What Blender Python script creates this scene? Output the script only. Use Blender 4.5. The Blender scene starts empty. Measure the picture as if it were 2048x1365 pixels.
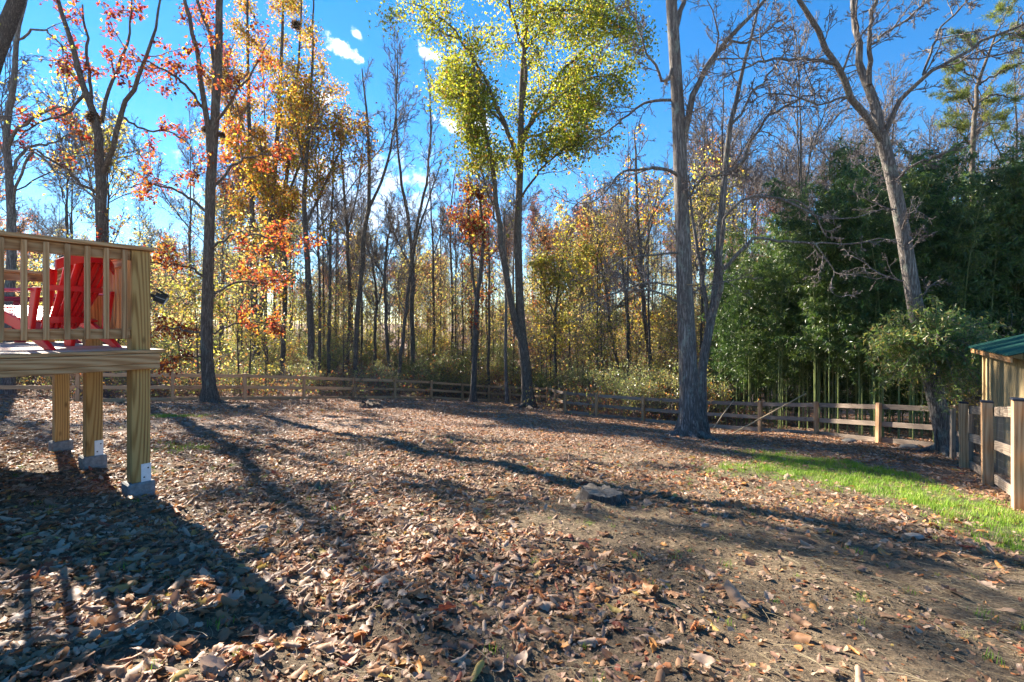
import bpy, math, random
import numpy as np
from mathutils import Matrix, Vector

# ------------------------------------------------------------------ camera, sky, sun, exposure
C = bpy.context.scene.collection
SC = bpy.context.scene
F = 17.0 / 36.0 * 2048          # focal length in photo pixels
HZ = 652.0                      # horizon row of the photo
CAMZ = 1.5

cd = bpy.data.cameras.new('camera'); cam = bpy.data.objects.new('camera', cd); C.objects.link(cam)
cam.location = (0, 0, CAMZ); cam.rotation_euler = (math.radians(90), 0, 0)
cd.lens = 17.0; cd.sensor_width = 36.0; cd.shift_y = -(682.5 - HZ) / 2048
cd.clip_start = 0.05; cd.clip_end = 1200
SC.camera = cam

SUN_AZ = math.radians(-45.5)     # left of the view direction
SUN_EL = math.radians(29.0)
w = bpy.data.worlds.new('World'); SC.world = w; w.use_nodes = True
nt = w.node_tree; nt.nodes.clear()
sky = nt.nodes.new('ShaderNodeTexSky'); sky.sky_type = 'NISHITA'; sky.sun_disc = False
sky.sun_elevation = SUN_EL; sky.sun_rotation = SUN_AZ
sky.air_density = 1.0; sky.dust_density = 0.0; sky.ozone_density = 3.5; sky.altitude = 100
hs = nt.nodes.new('ShaderNodeHueSaturation'); hs.inputs['Saturation'].default_value = 1.32
nt.links.new(sky.outputs[0], hs.inputs['Color'])
geo = nt.nodes.new('ShaderNodeTexCoord')
def wm(op, a, b=None, c=None):
    n = nt.nodes.new('ShaderNodeMath'); n.operation = op
    for i, v in enumerate((a, b, c)):
        if v is None: continue
        if isinstance(v, (int, float)): n.inputs[i].default_value = v
        else: nt.links.new(v, n.inputs[i])
    return n.outputs[0]
def wdot(v):
    n = nt.nodes.new('ShaderNodeVectorMath'); n.operation = 'DOT_PRODUCT'
    nt.links.new(geo.outputs['Generated'], n.inputs[0]); n.inputs[1].default_value = v
    return n.outputs['Value']
cn = nt.nodes.new('ShaderNodeTexNoise'); cn.inputs['Scale'].default_value = 40; cn.inputs['Detail'].default_value = 6
cn.inputs['Roughness'].default_value = 0.62
nt.links.new(geo.outputs['Generated'], cn.inputs['Vector'])
def pixdir(px, py):
    return Vector(((px - 1024) / F, 1.0, (HZ - py) / F)).normalized()
cloud = None
for (x0, y0, x1, y1, wid, amp) in ((655, 72, 712, 118, 13, 1.0), (705, 62, 724, 80, 6, .6), (832, 92, 876, 118, 11, .8),
                                   (945, 225, 985, 268, 24, .9), (880, 240, 930, 262, 10, .7), (640, 190, 668, 215, 12, .8),
                                   (480, 380, 900, 420, 90, .4)):
    a = pixdir(x0, y0); b = pixdir(x1, y1); m = (a + b).normalized()
    ax = (b - a); half = ax.length * .5; ax.normalize(); bx = m.cross(ax).normalized()
    u_ = wm('DIVIDE', wdot(ax), half * 1.15); v_ = wm('DIVIDE', wdot(bx), wid / F)
    u0 = m.dot(ax) / (half * 1.15); v0 = m.dot(bx) / (wid / F)
    u_ = wm('SUBTRACT', u_, u0); v_ = wm('SUBTRACT', v_, v0)
    r = wm('SQRT', wm('ADD', wm('MULTIPLY', u_, u_), wm('MULTIPLY', v_, v_)))
    r = wm('ADD', r, wm('MULTIPLY', wm('SUBTRACT', cn.outputs['Fac'], .5), 4.2))
    mr = nt.nodes.new('ShaderNodeMapRange'); mr.interpolation_type = 'SMOOTHSTEP'
    nt.links.new(r, mr.inputs[0]); mr.inputs[1].default_value = 1.15; mr.inputs[2].default_value = .2
    mr.inputs[3].default_value = 0; mr.inputs[4].default_value = amp
    front = wm('GREATER_THAN', wdot(m), .2)
    k = wm('MULTIPLY', mr.outputs[0], front)
    cloud = k if cloud is None else wm('MAXIMUM', cloud, k)
mx = nt.nodes.new('ShaderNodeMixRGB'); nt.links.new(cloud, mx.inputs[0]); nt.links.new(hs.outputs[0], mx.inputs[1])
mx.inputs[2].default_value = (9.0, 9.3, 9.8, 1)
bg = nt.nodes.new('ShaderNodeBackground'); bg.inputs['Strength'].default_value = 0.056
nt.links.new(mx.outputs[0], bg.inputs['Color'])
wo = nt.nodes.new('ShaderNodeOutputWorld'); nt.links.new(bg.outputs[0], wo.inputs['Surface'])

sl = bpy.data.lights.new('sun', 'SUN'); sl.energy = 5.0; sl.angle = math.radians(0.5); sl.color = (1.0, .89, .74)
so = bpy.data.objects.new('sun', sl); C.objects.link(so)
sd = Vector((math.sin(SUN_AZ) * math.cos(SUN_EL), math.cos(SUN_AZ) * math.cos(SUN_EL), math.sin(SUN_EL)))
so.rotation_euler = sd.to_track_quat('Z', 'Y').to_euler(); so.location = sd * 60
SC.view_settings.view_transform = 'Standard'; SC.view_settings.look = 'None'
SC.view_settings.gamma = 1.0; SC.view_settings.use_curve_mapping = False
SC.view_settings.exposure = 2.25
SC.cycles.max_bounces = 6; SC.cycles.diffuse_bounces = 3; SC.cycles.transmission_bounces = 3
SC.cycles.glossy_bounces = 2; SC.cycles.sample_clamp_indirect = 6

RNG = np.random.default_rng(7); random.seed(7)
WM = {}
# ------------------------------------------------------------------ naming helpers
def tag(o, label=None, cat=None, group=None, kind=None):
    if label: o['label'] = label
    if cat: o['category'] = cat
    if group: o['group'] = group
    if kind: o['kind'] = kind
    return o
def thing(name, loc, label, cat, group=None, rz=0.0):
    o = bpy.data.objects.new(name, None); C.objects.link(o); o.location = loc; o.rotation_euler = (0, 0, rz)
    o.empty_display_size = .2
    WM[o.name] = Matrix.Translation(Vector(loc)) @ Matrix.Rotation(rz, 4, 'Z')
    return tag(o, label, cat, group)
def link(name, me, parent=None, M=None, mats=None):
    o = bpy.data.objects.new(name, me); C.objects.link(o)
    M = M or Matrix.Identity(4); o.matrix_basis = M
    WM[o.name] = M.copy()
    if parent is not None:
        o.parent = parent; o.matrix_parent_inverse = WM[parent.name].inverted()
    if mats and not me.materials:
        for m in (mats if isinstance(mats, (list, tuple)) else [mats]): me.materials.append(m)
    return o
def copy_thing(root, loc, rz=0.0, s=1.0, label=None, group=None):
    r = root.copy(); C.objects.link(r); r.location = loc; r.rotation_euler = (0, 0, rz)
    r.scale = (s, s, s) if isinstance(s, (int, float)) else s
    if label: r['label'] = label
    if group: r['group'] = group
    for ch in list(root.children):
        c = ch.copy(); C.objects.link(c); c.parent = r
        for g in list(ch.children):
            d = g.copy(); C.objects.link(d); d.parent = c
    return r

# ------------------------------------------------------------------ mesh helpers
class MB:
    def __init__(s): s.v = []; s.f = {3: [], 4: []}; s.c = []; s.n = 0; s.loose = []
    def add(s, V, T=None, Q=None, col=None):
        V = np.asarray(V, np.float32).reshape(-1, 3)
        if T is not None and len(T): s.f[3].append(np.asarray(T, np.int32).reshape(-1, 3) + s.n)
        if Q is not None and len(Q): s.f[4].append(np.asarray(Q, np.int32).reshape(-1, 4) + s.n)
        s.v.append(V); s.n += len(V)
        if col is not None: s.c.append(np.asarray(col, np.float32).reshape(-1, 3))
        return s
    def mesh(s, name, smooth=True):
        me = bpy.data.meshes.new(name)
        if not s.v: return me
        V = np.concatenate(s.v); T = np.concatenate(s.f[3]) if s.f[3] else np.zeros((0, 3), np.int32)
        Q = np.concatenate(s.f[4]) if s.f[4] else np.zeros((0, 4), np.int32)
        me.vertices.add(len(V)); me.vertices.foreach_set('co', V.ravel())
        nl = T.size + Q.size; me.loops.add(nl)
        me.loops.foreach_set('vertex_index', np.concatenate([T.ravel(), Q.ravel()]).astype(np.int32))
        npoly = len(T) + len(Q); me.polygons.add(npoly)
        st = np.concatenate([np.arange(len(T)) * 3, len(T) * 3 + np.arange(len(Q)) * 4]).astype(np.int32)
        me.polygons.foreach_set('loop_start', st)
        me.polygons.foreach_set('use_smooth', np.full(npoly, smooth, bool))
        me.update(calc_edges=True)
        if s.c:
            col = np.concatenate(s.c); col = np.concatenate([col, np.ones((len(col), 1), np.float32)], 1)
            a = me.attributes.new('Col', 'FLOAT_COLOR', 'POINT'); a.data.foreach_set('color', col.ravel())
        me.validate()
        return me
def norm(a): return a / np.maximum(np.linalg.norm(a, axis=-1, keepdims=True), 1e-9)
def tubes(mb, P, R, k, col=None, lobes=None):
    P = np.asarray(P, float); R = np.asarray(R, float)
    if P.ndim == 2: P = P[None]; R = R[None]
    N, n, _ = P.shape
    if N == 0: return
    T = np.empty_like(P); T[:, 1:-1] = P[:, 2:] - P[:, :-2]; T[:, 0] = P[:, 1] - P[:, 0]; T[:, -1] = P[:, -1] - P[:, -2]
    T = norm(T); mt = np.abs(norm(P[:, -1] - P[:, 0]))
    ref = np.eye(3)[np.argmin(mt, axis=1)][:, None, :]
    A = norm(np.cross(T, ref)); B = np.cross(T, A)
    th = np.arange(k) / k * 2 * np.pi
    RR = R[:, :, None] * np.ones(k)
    if lobes is not None: RR = RR * lobes(P, th)
    V = P[:, :, None, :] + RR[..., None] * (np.cos(th)[None, None, :, None] * A[:, :, None, :] + np.sin(th)[None, None, :, None] * B[:, :, None, :])
    i = np.arange(n - 1)[:, None]; j = np.arange(k)[None, :]; j2 = (j + 1) % k
    q = np.stack([i * k + j, i * k + j2, (i + 1) * k + j2, (i + 1) * k + j], -1).reshape(-1, 4)
    Q = (q[None] + (np.arange(N) * n * k)[:, None, None]).reshape(-1, 4)
    mb.add(V.reshape(-1, 3), Q=Q, col=None if col is None else np.tile(col, (N * n * k, 1)))
def catmull(P, n):
    P = np.asarray(P, float); m = len(P)
    if m == 2:
        t = np.linspace(0, 1, n)[:, None]; return P[0] * (1 - t) + P[1] * t
    d = np.concatenate([[0], np.cumsum(np.linalg.norm(np.diff(P[:, :3], axis=0), axis=1))]); s = np.linspace(0, d[-1], n)
    i = np.clip(np.searchsorted(d, s, 'right') - 1, 0, m - 2); t = ((s - d[i]) / np.maximum(d[i + 1] - d[i], 1e-9))[:, None]
    E = np.concatenate([[2 * P[0] - P[1]], P, [2 * P[-1] - P[-2]]])
    p0, p1, p2, p3 = E[i], E[i + 1], E[i + 2], E[i + 3]
    return .5 * (2 * p1 + (p2 - p0) * t + (2 * p0 - 5 * p1 + 4 * p2 - p3) * t ** 2 + (3 * p1 - p0 - 3 * p2 + p3) * t ** 3)
def grow(P, R, cnt, t0, t1, ang, length, n, jit, up, rfac, rmin, fall=.5, rcap=.75):
    N, m, _ = P.shape
    t = (np.arange(cnt) + RNG.random((N, cnt))) / cnt * (t1 - t0) + t0
    x = t * (m - 1); i = np.clip(x.astype(int), 0, m - 2); f = (x - i)[..., None]
    a = np.arange(N)[:, None]; p = P[a, i] * (1 - f) + P[a, i + 1] * f
    T = norm(P[a, i + 1] - P[a, i]); rad = R[a, i] * (1 - f[..., 0]) + R[a, i + 1] * f[..., 0]
    pr = norm(np.cross(T, RNG.normal(size=T.shape))); an = ang * RNG.uniform(.65, 1.3, (N, cnt))[..., None]
    d = np.cos(an) * T + np.sin(an) * pr
    L = (np.broadcast_to(np.asarray(length, float).reshape(-1, 1), (N, cnt)) if np.ndim(length) else length) * RNG.uniform(.5, 1.15, (N, cnt)) * (1 - fall * t)
    p = p.reshape(-1, 3); d = d.reshape(-1, 3); L = L.reshape(-1); rad = rad.reshape(-1)
    pts = [p]; st = (L / (n - 1))[:, None]
    for k in range(n - 1):
        if k: d = norm(d + jit * RNG.normal(size=d.shape) + np.array([0, 0, up]))
        p = p + d * st; pts.append(p)
    r0 = np.minimum(rad * rcap, rfac * L); r0 = np.maximum(r0, rmin)
    RR = np.maximum(r0[:, None] * np.linspace(1, .3, n)[None], rmin * .7)
    return np.stack(pts, 1), RR, L
def pick(pal, n):
    cols = np.array([c for c, _ in pal], float); wt = np.array([x for _, x in pal], float)
    c = cols[RNG.choice(len(cols), n, p=wt / wt.sum())]
    return c * RNG.uniform(.7, 1.3, (n, 1)) * RNG.uniform(.9, 1.1, (n, 3))
def leaves(mb, Cn, L, asp, droop, pal, fold=.25):
    n = len(Cn)
    if n == 0: return
    L = np.asarray(L) * RNG.uniform(.65, 1.25, n); L = L[:, None]
    a = norm(RNG.normal(size=(n, 3)) + np.array([0, 0, -droop])); s = norm(np.cross(a, RNG.normal(size=(n, 3)))); nn = np.cross(a, s)
    wv = L * asp
    V = np.stack([Cn, Cn + a * L * .45 + s * wv * .5 + nn * wv * fold, Cn + a * L, Cn + a * L * .45 - s * wv * .5 + nn * wv * fold], 1)
    b = (np.arange(n) * 4)[:, None]
    T = np.concatenate([b + [0, 1, 2], b + [0, 2, 3]], 0)
    mb.add(V.reshape(-1, 3), T=T, col=np.repeat(pick(pal, n), 4, 0))
def along(P, n):
    N, m, _ = P.shape; ln = np.linalg.norm(np.diff(P, axis=1), axis=2).sum(1); a = RNG.choice(N, n, p=ln / ln.sum()); x = RNG.random(n) * (m - 1); i = np.minimum(x.astype(int), m - 2); f = (x - i)[:, None]
    return P[a, i] * (1 - f) + P[a, i + 1] * f

# ------------------------------------------------------------------ materials
def mat(name, rough=.85):
    m = bpy.data.materials.new(name); m.use_nodes = True; t = m.node_tree
    b = t.nodes['Principled BSDF']; b.inputs['Roughness'].default_value = rough
    b.inputs['Specular IOR Level'].default_value = .3
    return m, t, b
def N_(t, kind, **kw):
    n = t.nodes.new(kind)
    for k, v in kw.items():
        if k in n.inputs: n.inputs[k].default_value = v
        else: setattr(n, k, v)
    return n
def ramp(t, fac, stops, interp='LINEAR'):
    r = t.nodes.new('ShaderNodeValToRGB'); e = r.color_ramp.elements; r.color_ramp.interpolation = interp
    while len(e) < len(stops): e.new(.5)
    for el, (p, c) in zip(e, stops): el.position = p; el.color = (*c, 1)
    t.links.new(fac, r.inputs[0]); return r.outputs[0]
def mapped(t, scale, coord='Object', rand=False, off=37.0):
    tc = t.nodes.new('ShaderNodeTexCoord'); mp = t.nodes.new('ShaderNodeMapping'); mp.inputs['Scale'].default_value = scale
    src = tc.outputs[coord]
    if rand:
        oi = t.nodes.new('ShaderNodeObjectInfo'); v = t.nodes.new('ShaderNodeVectorMath'); v.operation = 'ADD'
        sc = t.nodes.new('ShaderNodeVectorMath'); sc.operation = 'SCALE'; sc.inputs[3].default_value = off
        cb = t.nodes.new('ShaderNodeCombineXYZ')
        for q in cb.inputs: t.links.new(oi.outputs['Random'], q)
        t.links.new(cb.outputs[0], sc.inputs[0]); t.links.new(src, v.inputs[0]); t.links.new(sc.outputs[0], v.inputs[1]); src = v.outputs[0]
    t.links.new(src, mp.inputs[0]); return mp.outputs[0]
def bump(t, b, h, strength, dist):
    n = t.nodes.new('ShaderNodeBump'); n.inputs['Strength'].default_value = strength; n.inputs['Distance'].default_value = dist
    t.links.new(h, n.inputs['Height']); t.links.new(n.outputs[0], b.inputs['Normal'])
def bark_mat(name, dark, light, sc=1.0, lichen=0.0, bs=1.0):
    m, t, b = mat(name, .95)
    v = mapped(t, (24 * sc, 24 * sc, 1.9 * sc))
    n1 = N_(t, 'ShaderNodeTexNoise', Scale=1.0, Detail=7.0, Roughness=.62, Distortion=.5); t.links.new(v, n1.inputs['Vector'])
    vb = mapped(t, (62 * sc, 62 * sc, 9 * sc)); n3 = N_(t, 'ShaderNodeTexNoise', Scale=1.0, Detail=4.0, Roughness=.6); t.links.new(vb, n3.inputs['Vector'])
    ab = t.nodes.new('ShaderNodeMath'); ab.operation = 'SUBTRACT'; t.links.new(n1.outputs['Fac'], ab.inputs[0]); ab.inputs[1].default_value = .5
    ab2 = t.nodes.new('ShaderNodeMath'); ab2.operation = 'ABSOLUTE'; t.links.new(ab.outputs[0], ab2.inputs[0])
    mm = t.nodes.new('ShaderNodeMath'); mm.operation = 'MULTIPLY_ADD'; t.links.new(ab2.outputs[0], mm.inputs[0]); mm.inputs[1].default_value = 2.6
    m3 = t.nodes.new('ShaderNodeMath'); m3.operation = 'MULTIPLY_ADD'; t.links.new(n3.outputs['Fac'], m3.inputs[0]); m3.inputs[1].default_value = .7; m3.inputs[2].default_value = -.2; t.links.new(m3.outputs[0], mm.inputs[2])
    col = ramp(t, mm.outputs[0], [(.05, tuple(x * .45 for x in dark)), (.3, dark), (.68, light)])
    if lichen:
        v2 = mapped(t, (3, 3, 2)); n2 = N_(t, 'ShaderNodeTexNoise', Scale=1.6, Detail=5.0, Roughness=.7); t.links.new(v2, n2.inputs['Vector'])
        f = ramp(t, n2.outputs['Fac'], [(.55, (0, 0, 0)), (.68, (lichen,) * 3)])
        mi = t.nodes.new('ShaderNodeMixRGB'); t.links.new(f, mi.inputs[0]); t.links.new(col, mi.inputs[1]); mi.inputs[2].default_value = (.30, .34, .28, 1); col = mi.outputs[0]
    t.links.new(col, b.inputs['Base Color']); bump(t, b, mm.outputs[0], .9 * bs, .03)
    return m
BARK_GREY = bark_mat('bark_grey', (.15, .13, .118), (.42, .38, .345), 1.0, .7)
BARK_BROWN = bark_mat('bark_brown', (.12, .094, .074), (.31, .25, .20), 1.2, .35)
BARK_DARK = bark_mat('bark_dark', (.095, .08, .07), (.26, .22, .185), 1.2, .25)
TWIG = bark_mat('twig', (.16, .135, .125), (.36, .32, .295), .6, 0, .2)
def leaf_mat(name, trans=.5, gloss=.35, vary=.0, rough=.45, attr=True):
    m, t, b = mat(name, rough); b.inputs['Specular IOR Level'].default_value = gloss
    a = t.nodes.new('ShaderNodeAttribute'); a.attribute_name = 'Col'
    h = t.nodes.new('ShaderNodeHueSaturation'); oi = t.nodes.new('ShaderNodeObjectInfo')
    mr = N_(t, 'ShaderNodeMapRange'); t.links.new(oi.outputs['Random'], mr.inputs[0]); mr.inputs[3].default_value = .5 - vary; mr.inputs[4].default_value = .5 + vary
    t.links.new(mr.outputs[0], h.inputs['Hue']); t.links.new(a.outputs['Color'], h.inputs['Color'])
    t.links.new(h.outputs[0], b.inputs['Base Color'])
    tr = t.nodes.new('ShaderNodeBsdfTranslucent'); g = t.nodes.new('ShaderNodeMixRGB'); g.blend_type = 'MULTIPLY'; g.inputs[0].default_value = 1
    g.inputs[2].default_value = (1.6, 1.5, 1.1, 1); t.links.new(h.outputs[0], g.inputs[1]); t.links.new(g.outputs[0], tr.inputs['Color'])
    mx = t.nodes.new('ShaderNodeMixShader'); mx.inputs[0].default_value = trans
    t.links.new(b.outputs[0], mx.inputs[1]); t.links.new(tr.outputs[0], mx.inputs[2])
    t.links.new(mx.outputs[0], t.nodes['Material Output'].inputs['Surface']); return m
LEAF = leaf_mat('tree_leaf', .62, .3, .012)
BAMBOO_LEAF = leaf_mat('bamboo_leaf', .38, .6, .015, .35)
def litter_mat(name, stops):
    m, t, b = mat(name, .6); b.inputs['Specular IOR Level'].default_value = .35
    oi = t.nodes.new('ShaderNodeObjectInfo')
    col = ramp(t, oi.outputs['Random'], stops, 'CONSTANT')
    v = mapped(t, (60, 60, 60)); n = N_(t, 'ShaderNodeTexNoise', Scale=1.0, Detail=3.0); t.links.new(v, n.inputs['Vector'])
    mi = t.nodes.new('ShaderNodeMixRGB'); mi.blend_type = 'MULTIPLY'; mi.inputs[0].default_value = .55
    t.links.new(col, mi.inputs[1]); t.links.new(ramp(t, n.outputs['Fac'], [(.3, (.5, .5, .5)), (.65, (1.1, 1.1, 1.1))]), mi.inputs[2])
    t.links.new(mi.outputs[0], b.inputs['Base Color'])
    tr = t.nodes.new('ShaderNodeBsdfTranslucent'); t.links.new(mi.outputs[0], tr.inputs['Color'])
    mx = t.nodes.new('ShaderNodeMixShader'); mx.inputs[0].default_value = .25
    t.links.new(b.outputs[0], mx.inputs[1]); t.links.new(tr.outputs[0], mx.inputs[2])
    t.links.new(mx.outputs[0], t.nodes['Material Output'].inputs['Surface']); return m
LITTER = litter_mat('fallen_leaf', [(0, (.30, .155, .075)), (.13, (.36, .21, .12)), (.26, (.26, .15, .10)), (.38, (.47, .335, .24)), (.54, (.46, .18, .07)),
                                    (.63, (.32, .17, .09)), (.74, (.20, .125, .09)), (.81, (.55, .26, .075)), (.86, (.44, .29, .19)), (.955, (.30, .085, .045)), (.985, (.52, .36, .10))])
STRAW = litter_mat('straw', [(0, (.42, .34, .20)), (.5, (.32, .24, .13)), (.8, (.52, .44, .28))])
GRASS = litter_mat('grass_blade', [(0, (.17, .32, .025)), (.4, (.25, .41, .03)), (.72, (.33, .43, .06)), (.92, (.42, .36, .17))])

def ground_mat():
    m, t, b = mat('ground', .95)
    v = mapped(t, (1, 1, 1))
    n1 = N_(t, 'ShaderNodeTexNoise', Scale=1.1, Detail=8.0, Roughness=.65); t.links.new(v, n1.inputs['Vector'])
    n2 = N_(t, 'ShaderNodeTexNoise', Scale=28.0, Detail=6.0, Roughness=.7); t.links.new(v, n2.inputs['Vector'])
    dirt = ramp(t, n2.outputs['Fac'], [(.28, (.05, .037, .026)), (.5, (.18, .13, .08)), (.72, (.33, .25, .16))])
    vo = N_(t, 'ShaderNodeTexVoronoi', Scale=11.0, Randomness=1.0); t.links.new(v, vo.inputs['Vector'])
    sp = t.nodes.new('ShaderNodeSeparateColor'); t.links.new(vo.outputs['Color'], sp.inputs[0])
    lit = ramp(t, sp.outputs[0], [(0, (.18, .12, .085)), (.25, (.40, .28, .22)), (.45, (.28, .17, .11)), (.62, (.48, .37, .32)), (.8, (.42, .17, .06)), (.9, (.13, .09, .065))], 'CONSTANT')
    n5 = N_(t, 'ShaderNodeTexNoise', Scale=95.0, Detail=5.0, Roughness=.75); t.links.new(v, n5.inputs['Vector'])
    dm = t.nodes.new('ShaderNodeMixRGB'); dm.blend_type = 'MULTIPLY'; dm.inputs[0].default_value = .8; t.links.new(dirt, dm.inputs[1]); t.links.new(ramp(t, n5.outputs['Fac'], [(.33, (.35,) * 3), (.62, (1.2,) * 3)]), dm.inputs[2]); dirt = dm.outputs[0]
    at = t.nodes.new('ShaderNodeAttribute'); at.attribute_name = 'Col'
    s2 = t.nodes.new('ShaderNodeSeparateColor'); t.links.new(at.outputs['Color'], s2.inputs[0])
    k = t.nodes.new('ShaderNodeMath'); k.operation = 'MULTIPLY'; t.links.new(s2.outputs[0], k.inputs[0])
    t.links.new(ramp(t, n1.outputs['Fac'], [(.35, (.25,) * 3), (.55, (1,) * 3)]), k.inputs[1])
    mi = t.nodes.new('ShaderNodeMixRGB'); t.links.new(k.outputs[0], mi.inputs[0]); t.links.new(dirt, mi.inputs[1]); t.links.new(lit, mi.inputs[2])
    gr = t.nodes.new('ShaderNodeMixRGB'); t.links.new(s2.outputs[1], gr.inputs[0]); t.links.new(mi.outputs[0], gr.inputs[1])
    t.links.new(ramp(t, n2.outputs['Fac'], [(.3, (.05, .075, .018)), (.7, (.12, .17, .04))]), gr.inputs[2])
    t.links.new(gr.outputs[0], b.inputs['Base Color'])
    ad = t.nodes.new('ShaderNodeMath'); ad.operation = 'ADD'; t.links.new(n2.outputs['Fac'], ad.inputs[0]); t.links.new(vo.outputs['Distance'], ad.inputs[1])
    a2 = t.nodes.new('ShaderNodeMath'); a2.operation = 'MULTIPLY_ADD'; t.links.new(n5.outputs['Fac'], a2.inputs[0]); a2.inputs[1].default_value = .5; t.links.new(ad.outputs[0], a2.inputs[2])
    bump(t, b, a2.outputs[0], 1.0, .035); return m
def wood_mat(name, a, bcol, c, sx=2.0, grain=1.0, rough=.75):
    m, t, b = mat(name, rough)
    v = mapped(t, (sx * 1.4, 75, 75), 'Object', True)
    n = N_(t, 'ShaderNodeTexNoise', Scale=1.0, Detail=5.0, Roughness=.6, Distortion=.6); t.links.new(v, n.inputs['Vector'])
    v2 = mapped(t, (.55, 8.5, 8.5), 'Object', True, .10)
    wv = N_(t, 'ShaderNodeTexWave', Scale=1.7, Distortion=3.0, Detail=2.0, wave_type='RINGS', rings_direction='SPHERICAL'); wv.inputs['Detail Scale'].default_value = .6; t.links.new(v2, wv.inputs['Vector'])
    ad = t.nodes.new('ShaderNodeMath'); ad.operation = 'MULTIPLY_ADD'; t.links.new(wv.outputs['Fac'], ad.inputs[0]); ad.inputs[1].default_value = .40 * grain; t.links.new(n.outputs['Fac'], ad.inputs[2])
    col = ramp(t, ad.outputs[0], [(.3, a), (.62, bcol), (.95, c)])
    v3 = mapped(t, (3.2, 7, 7), 'Object', True)
    kn = N_(t, 'ShaderNodeTexVoronoi', Scale=.8); t.links.new(v3, kn.inputs['Vector'])
    mi = t.nodes.new('ShaderNodeMixRGB'); t.links.new(ramp(t, kn.outputs['Distance'], [(.05, (.75,) * 3), (.13, (0,) * 3)]), mi.inputs[0]); t.links.new(col, mi.inputs[1])
    mi.inputs[2].default_value = (a[0] * .45, a[1] * .4, a[2] * .4, 1)
    oi = t.nodes.new('ShaderNodeObjectInfo'); hv = t.nodes.new('ShaderNodeHueSaturation'); mr = N_(t, 'ShaderNodeMapRange'); t.links.new(oi.outputs['Random'], mr.inputs[0]); mr.inputs[3].default_value = .78; mr.inputs[4].default_value = 1.18
    t.links.new(mr.outputs[0], hv.inputs['Value']); t.links.new(mi.outputs[0], hv.inputs['Color']); t.links.new(hv.outputs[0], b.inputs['Base Color'])
    bump(t, b, ad.outputs[0], .35, .006); return m
DECK_WOOD = wood_mat('deck_wood', (.25, .112, .042), (.43, .215, .088), (.56, .335, .165))
DECK_POST = wood_mat('deck_post_wood', (.18, .082, .024), (.37, .19, .055), (.50, .29, .10), 1.2, 1.6)
DECK_FLOOR = wood_mat('deck_floor_wood', (.26, .22, .17), (.40, .34, .27), (.50, .44, .36))
FENCE_WOOD = wood_mat('fence_wood', (.26, .13, .06), (.46, .265, .135), (.58, .37, .21))
FENCE_GREY = wood_mat('weathered_fence_wood', (.14, .105, .08), (.25, .19, .145), (.34, .275, .21))
SHED_WOOD = wood_mat('shed_siding', (.19, .13, .06), (.34, .25, .125), (.44, .34, .19), 1.0, .8)
def plain(name, col, rough=.5, metal=0.0, noise=0.0, nsc=20, bs=0):
    m, t, b = mat(name, rough); b.inputs['Metallic'].default_value = metal
    v = mapped(t, (nsc,) * 3); n = N_(t, 'ShaderNodeTexNoise', Scale=1.0, Detail=6.0, Roughness=.65); t.links.new(v, n.inputs['Vector'])
    t.links.new(ramp(t, n.outputs['Fac'], [(.3, tuple(x * (1 - noise) for x in col)), (.7, tuple(min(1, x * (1 + noise)) for x in col))]), b.inputs['Base Color'])
    if bs: bump(t, b, n.outputs['Fac'], bs, .01)
    return m
CONCRETE = plain('concrete', (.23, .23, .225), .9, 0, .35, 30, .6)
GALV = plain('white_metal', (.72, .74, .75), .5, .2, .12, 25)
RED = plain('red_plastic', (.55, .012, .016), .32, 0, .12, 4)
RED_DARK = plain('wine_plastic', (.30, .012, .03), .35, 0, .12, 4)  # same red, with the shade on the far chair put into the colour
BLACK = plain('black_plastic', (.015, .015, .017), .4, 0, .2, 10)
LAMP_FACE = plain('frosted_panel', (.42, .43, .42), .35, 0, .1, 10)
GREEN_METAL = plain('green_metal_roof', (.02, .085, .06), .55, .1, .18, 6)
WIRE = plain('wire', (.20, .20, .19), .5, .7, .2, 40)
STONE = plain('stone', (.24, .22, .19), .9, 0, .4, 9, .8)
SOIL = plain('dark_soil', (.05, .037, .028), .95, 0, .5, 25, 1.0)
CRUMB = plain('soil_crumb', (.13, .098, .066), .95, 0, .5, 60)
CUTWOOD = plain('cut_wood', (.36, .29, .19), .9, 0, .35, 14, .5)
OLDCUT = plain('old_cut_wood', (.20, .165, .125), .95, 0, .5, 14, .8)
CULM = plain('bamboo_culm', (.15, .185, .06), .45, 0, .4, 3)
CANE = plain('dry_cane', (.42, .33, .20), .6, 0, .25, 8)
CAP = plain('post_cap', (.03, .035, .05), .5, .3, .2, 10)
CORD = plain('cord', (.30, .22, .13), .9, 0, .3, 60)

# ------------------------------------------------------------------ terrain
def vnoise(x, y, fr, seed):
    r = np.random.default_rng(seed).random((257, 257)); x = np.asarray(x) * fr + 1000; y = np.asarray(y) * fr + 1000
    xi = np.floor(x).astype(int); yi = np.floor(y).astype(int); fx = x - xi; fy = y - yi
    fx = fx * fx * (3 - 2 * fx); fy = fy * fy * (3 - 2 * fy); a, b, c_, d = r[xi % 257, yi % 257], r[(xi + 1) % 257, yi % 257], r[xi % 257, (yi + 1) % 257], r[(xi + 1) % 257, (yi + 1) % 257]
    return (a * (1 - fx) + b * fx) * (1 - fy) + (c_ * (1 - fx) + d * fx) * fy - .5
def sstep(e0, e1, x):
    t = np.clip((np.asarray(x, float) - e0) / (e1 - e0), 0, 1); return t * t * (3 - 2 * t)
LEFT_FENCE = [(-170, 806, 14.6), (-20, 806.5, 15.6), (155, 807, 16.7), (345, 803, 17.8), (490, 800, 19.6), (608, 799, 21.6), (708, 798, 23.8), (790, 797.5, 25.9), (863, 798, 28.2),
              (925, 801, 30.0), (977, 803, 31.4), (1020, 805, 32.2), (1060, 808, 30.6), (1095, 810.5, 28.2)]
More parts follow.
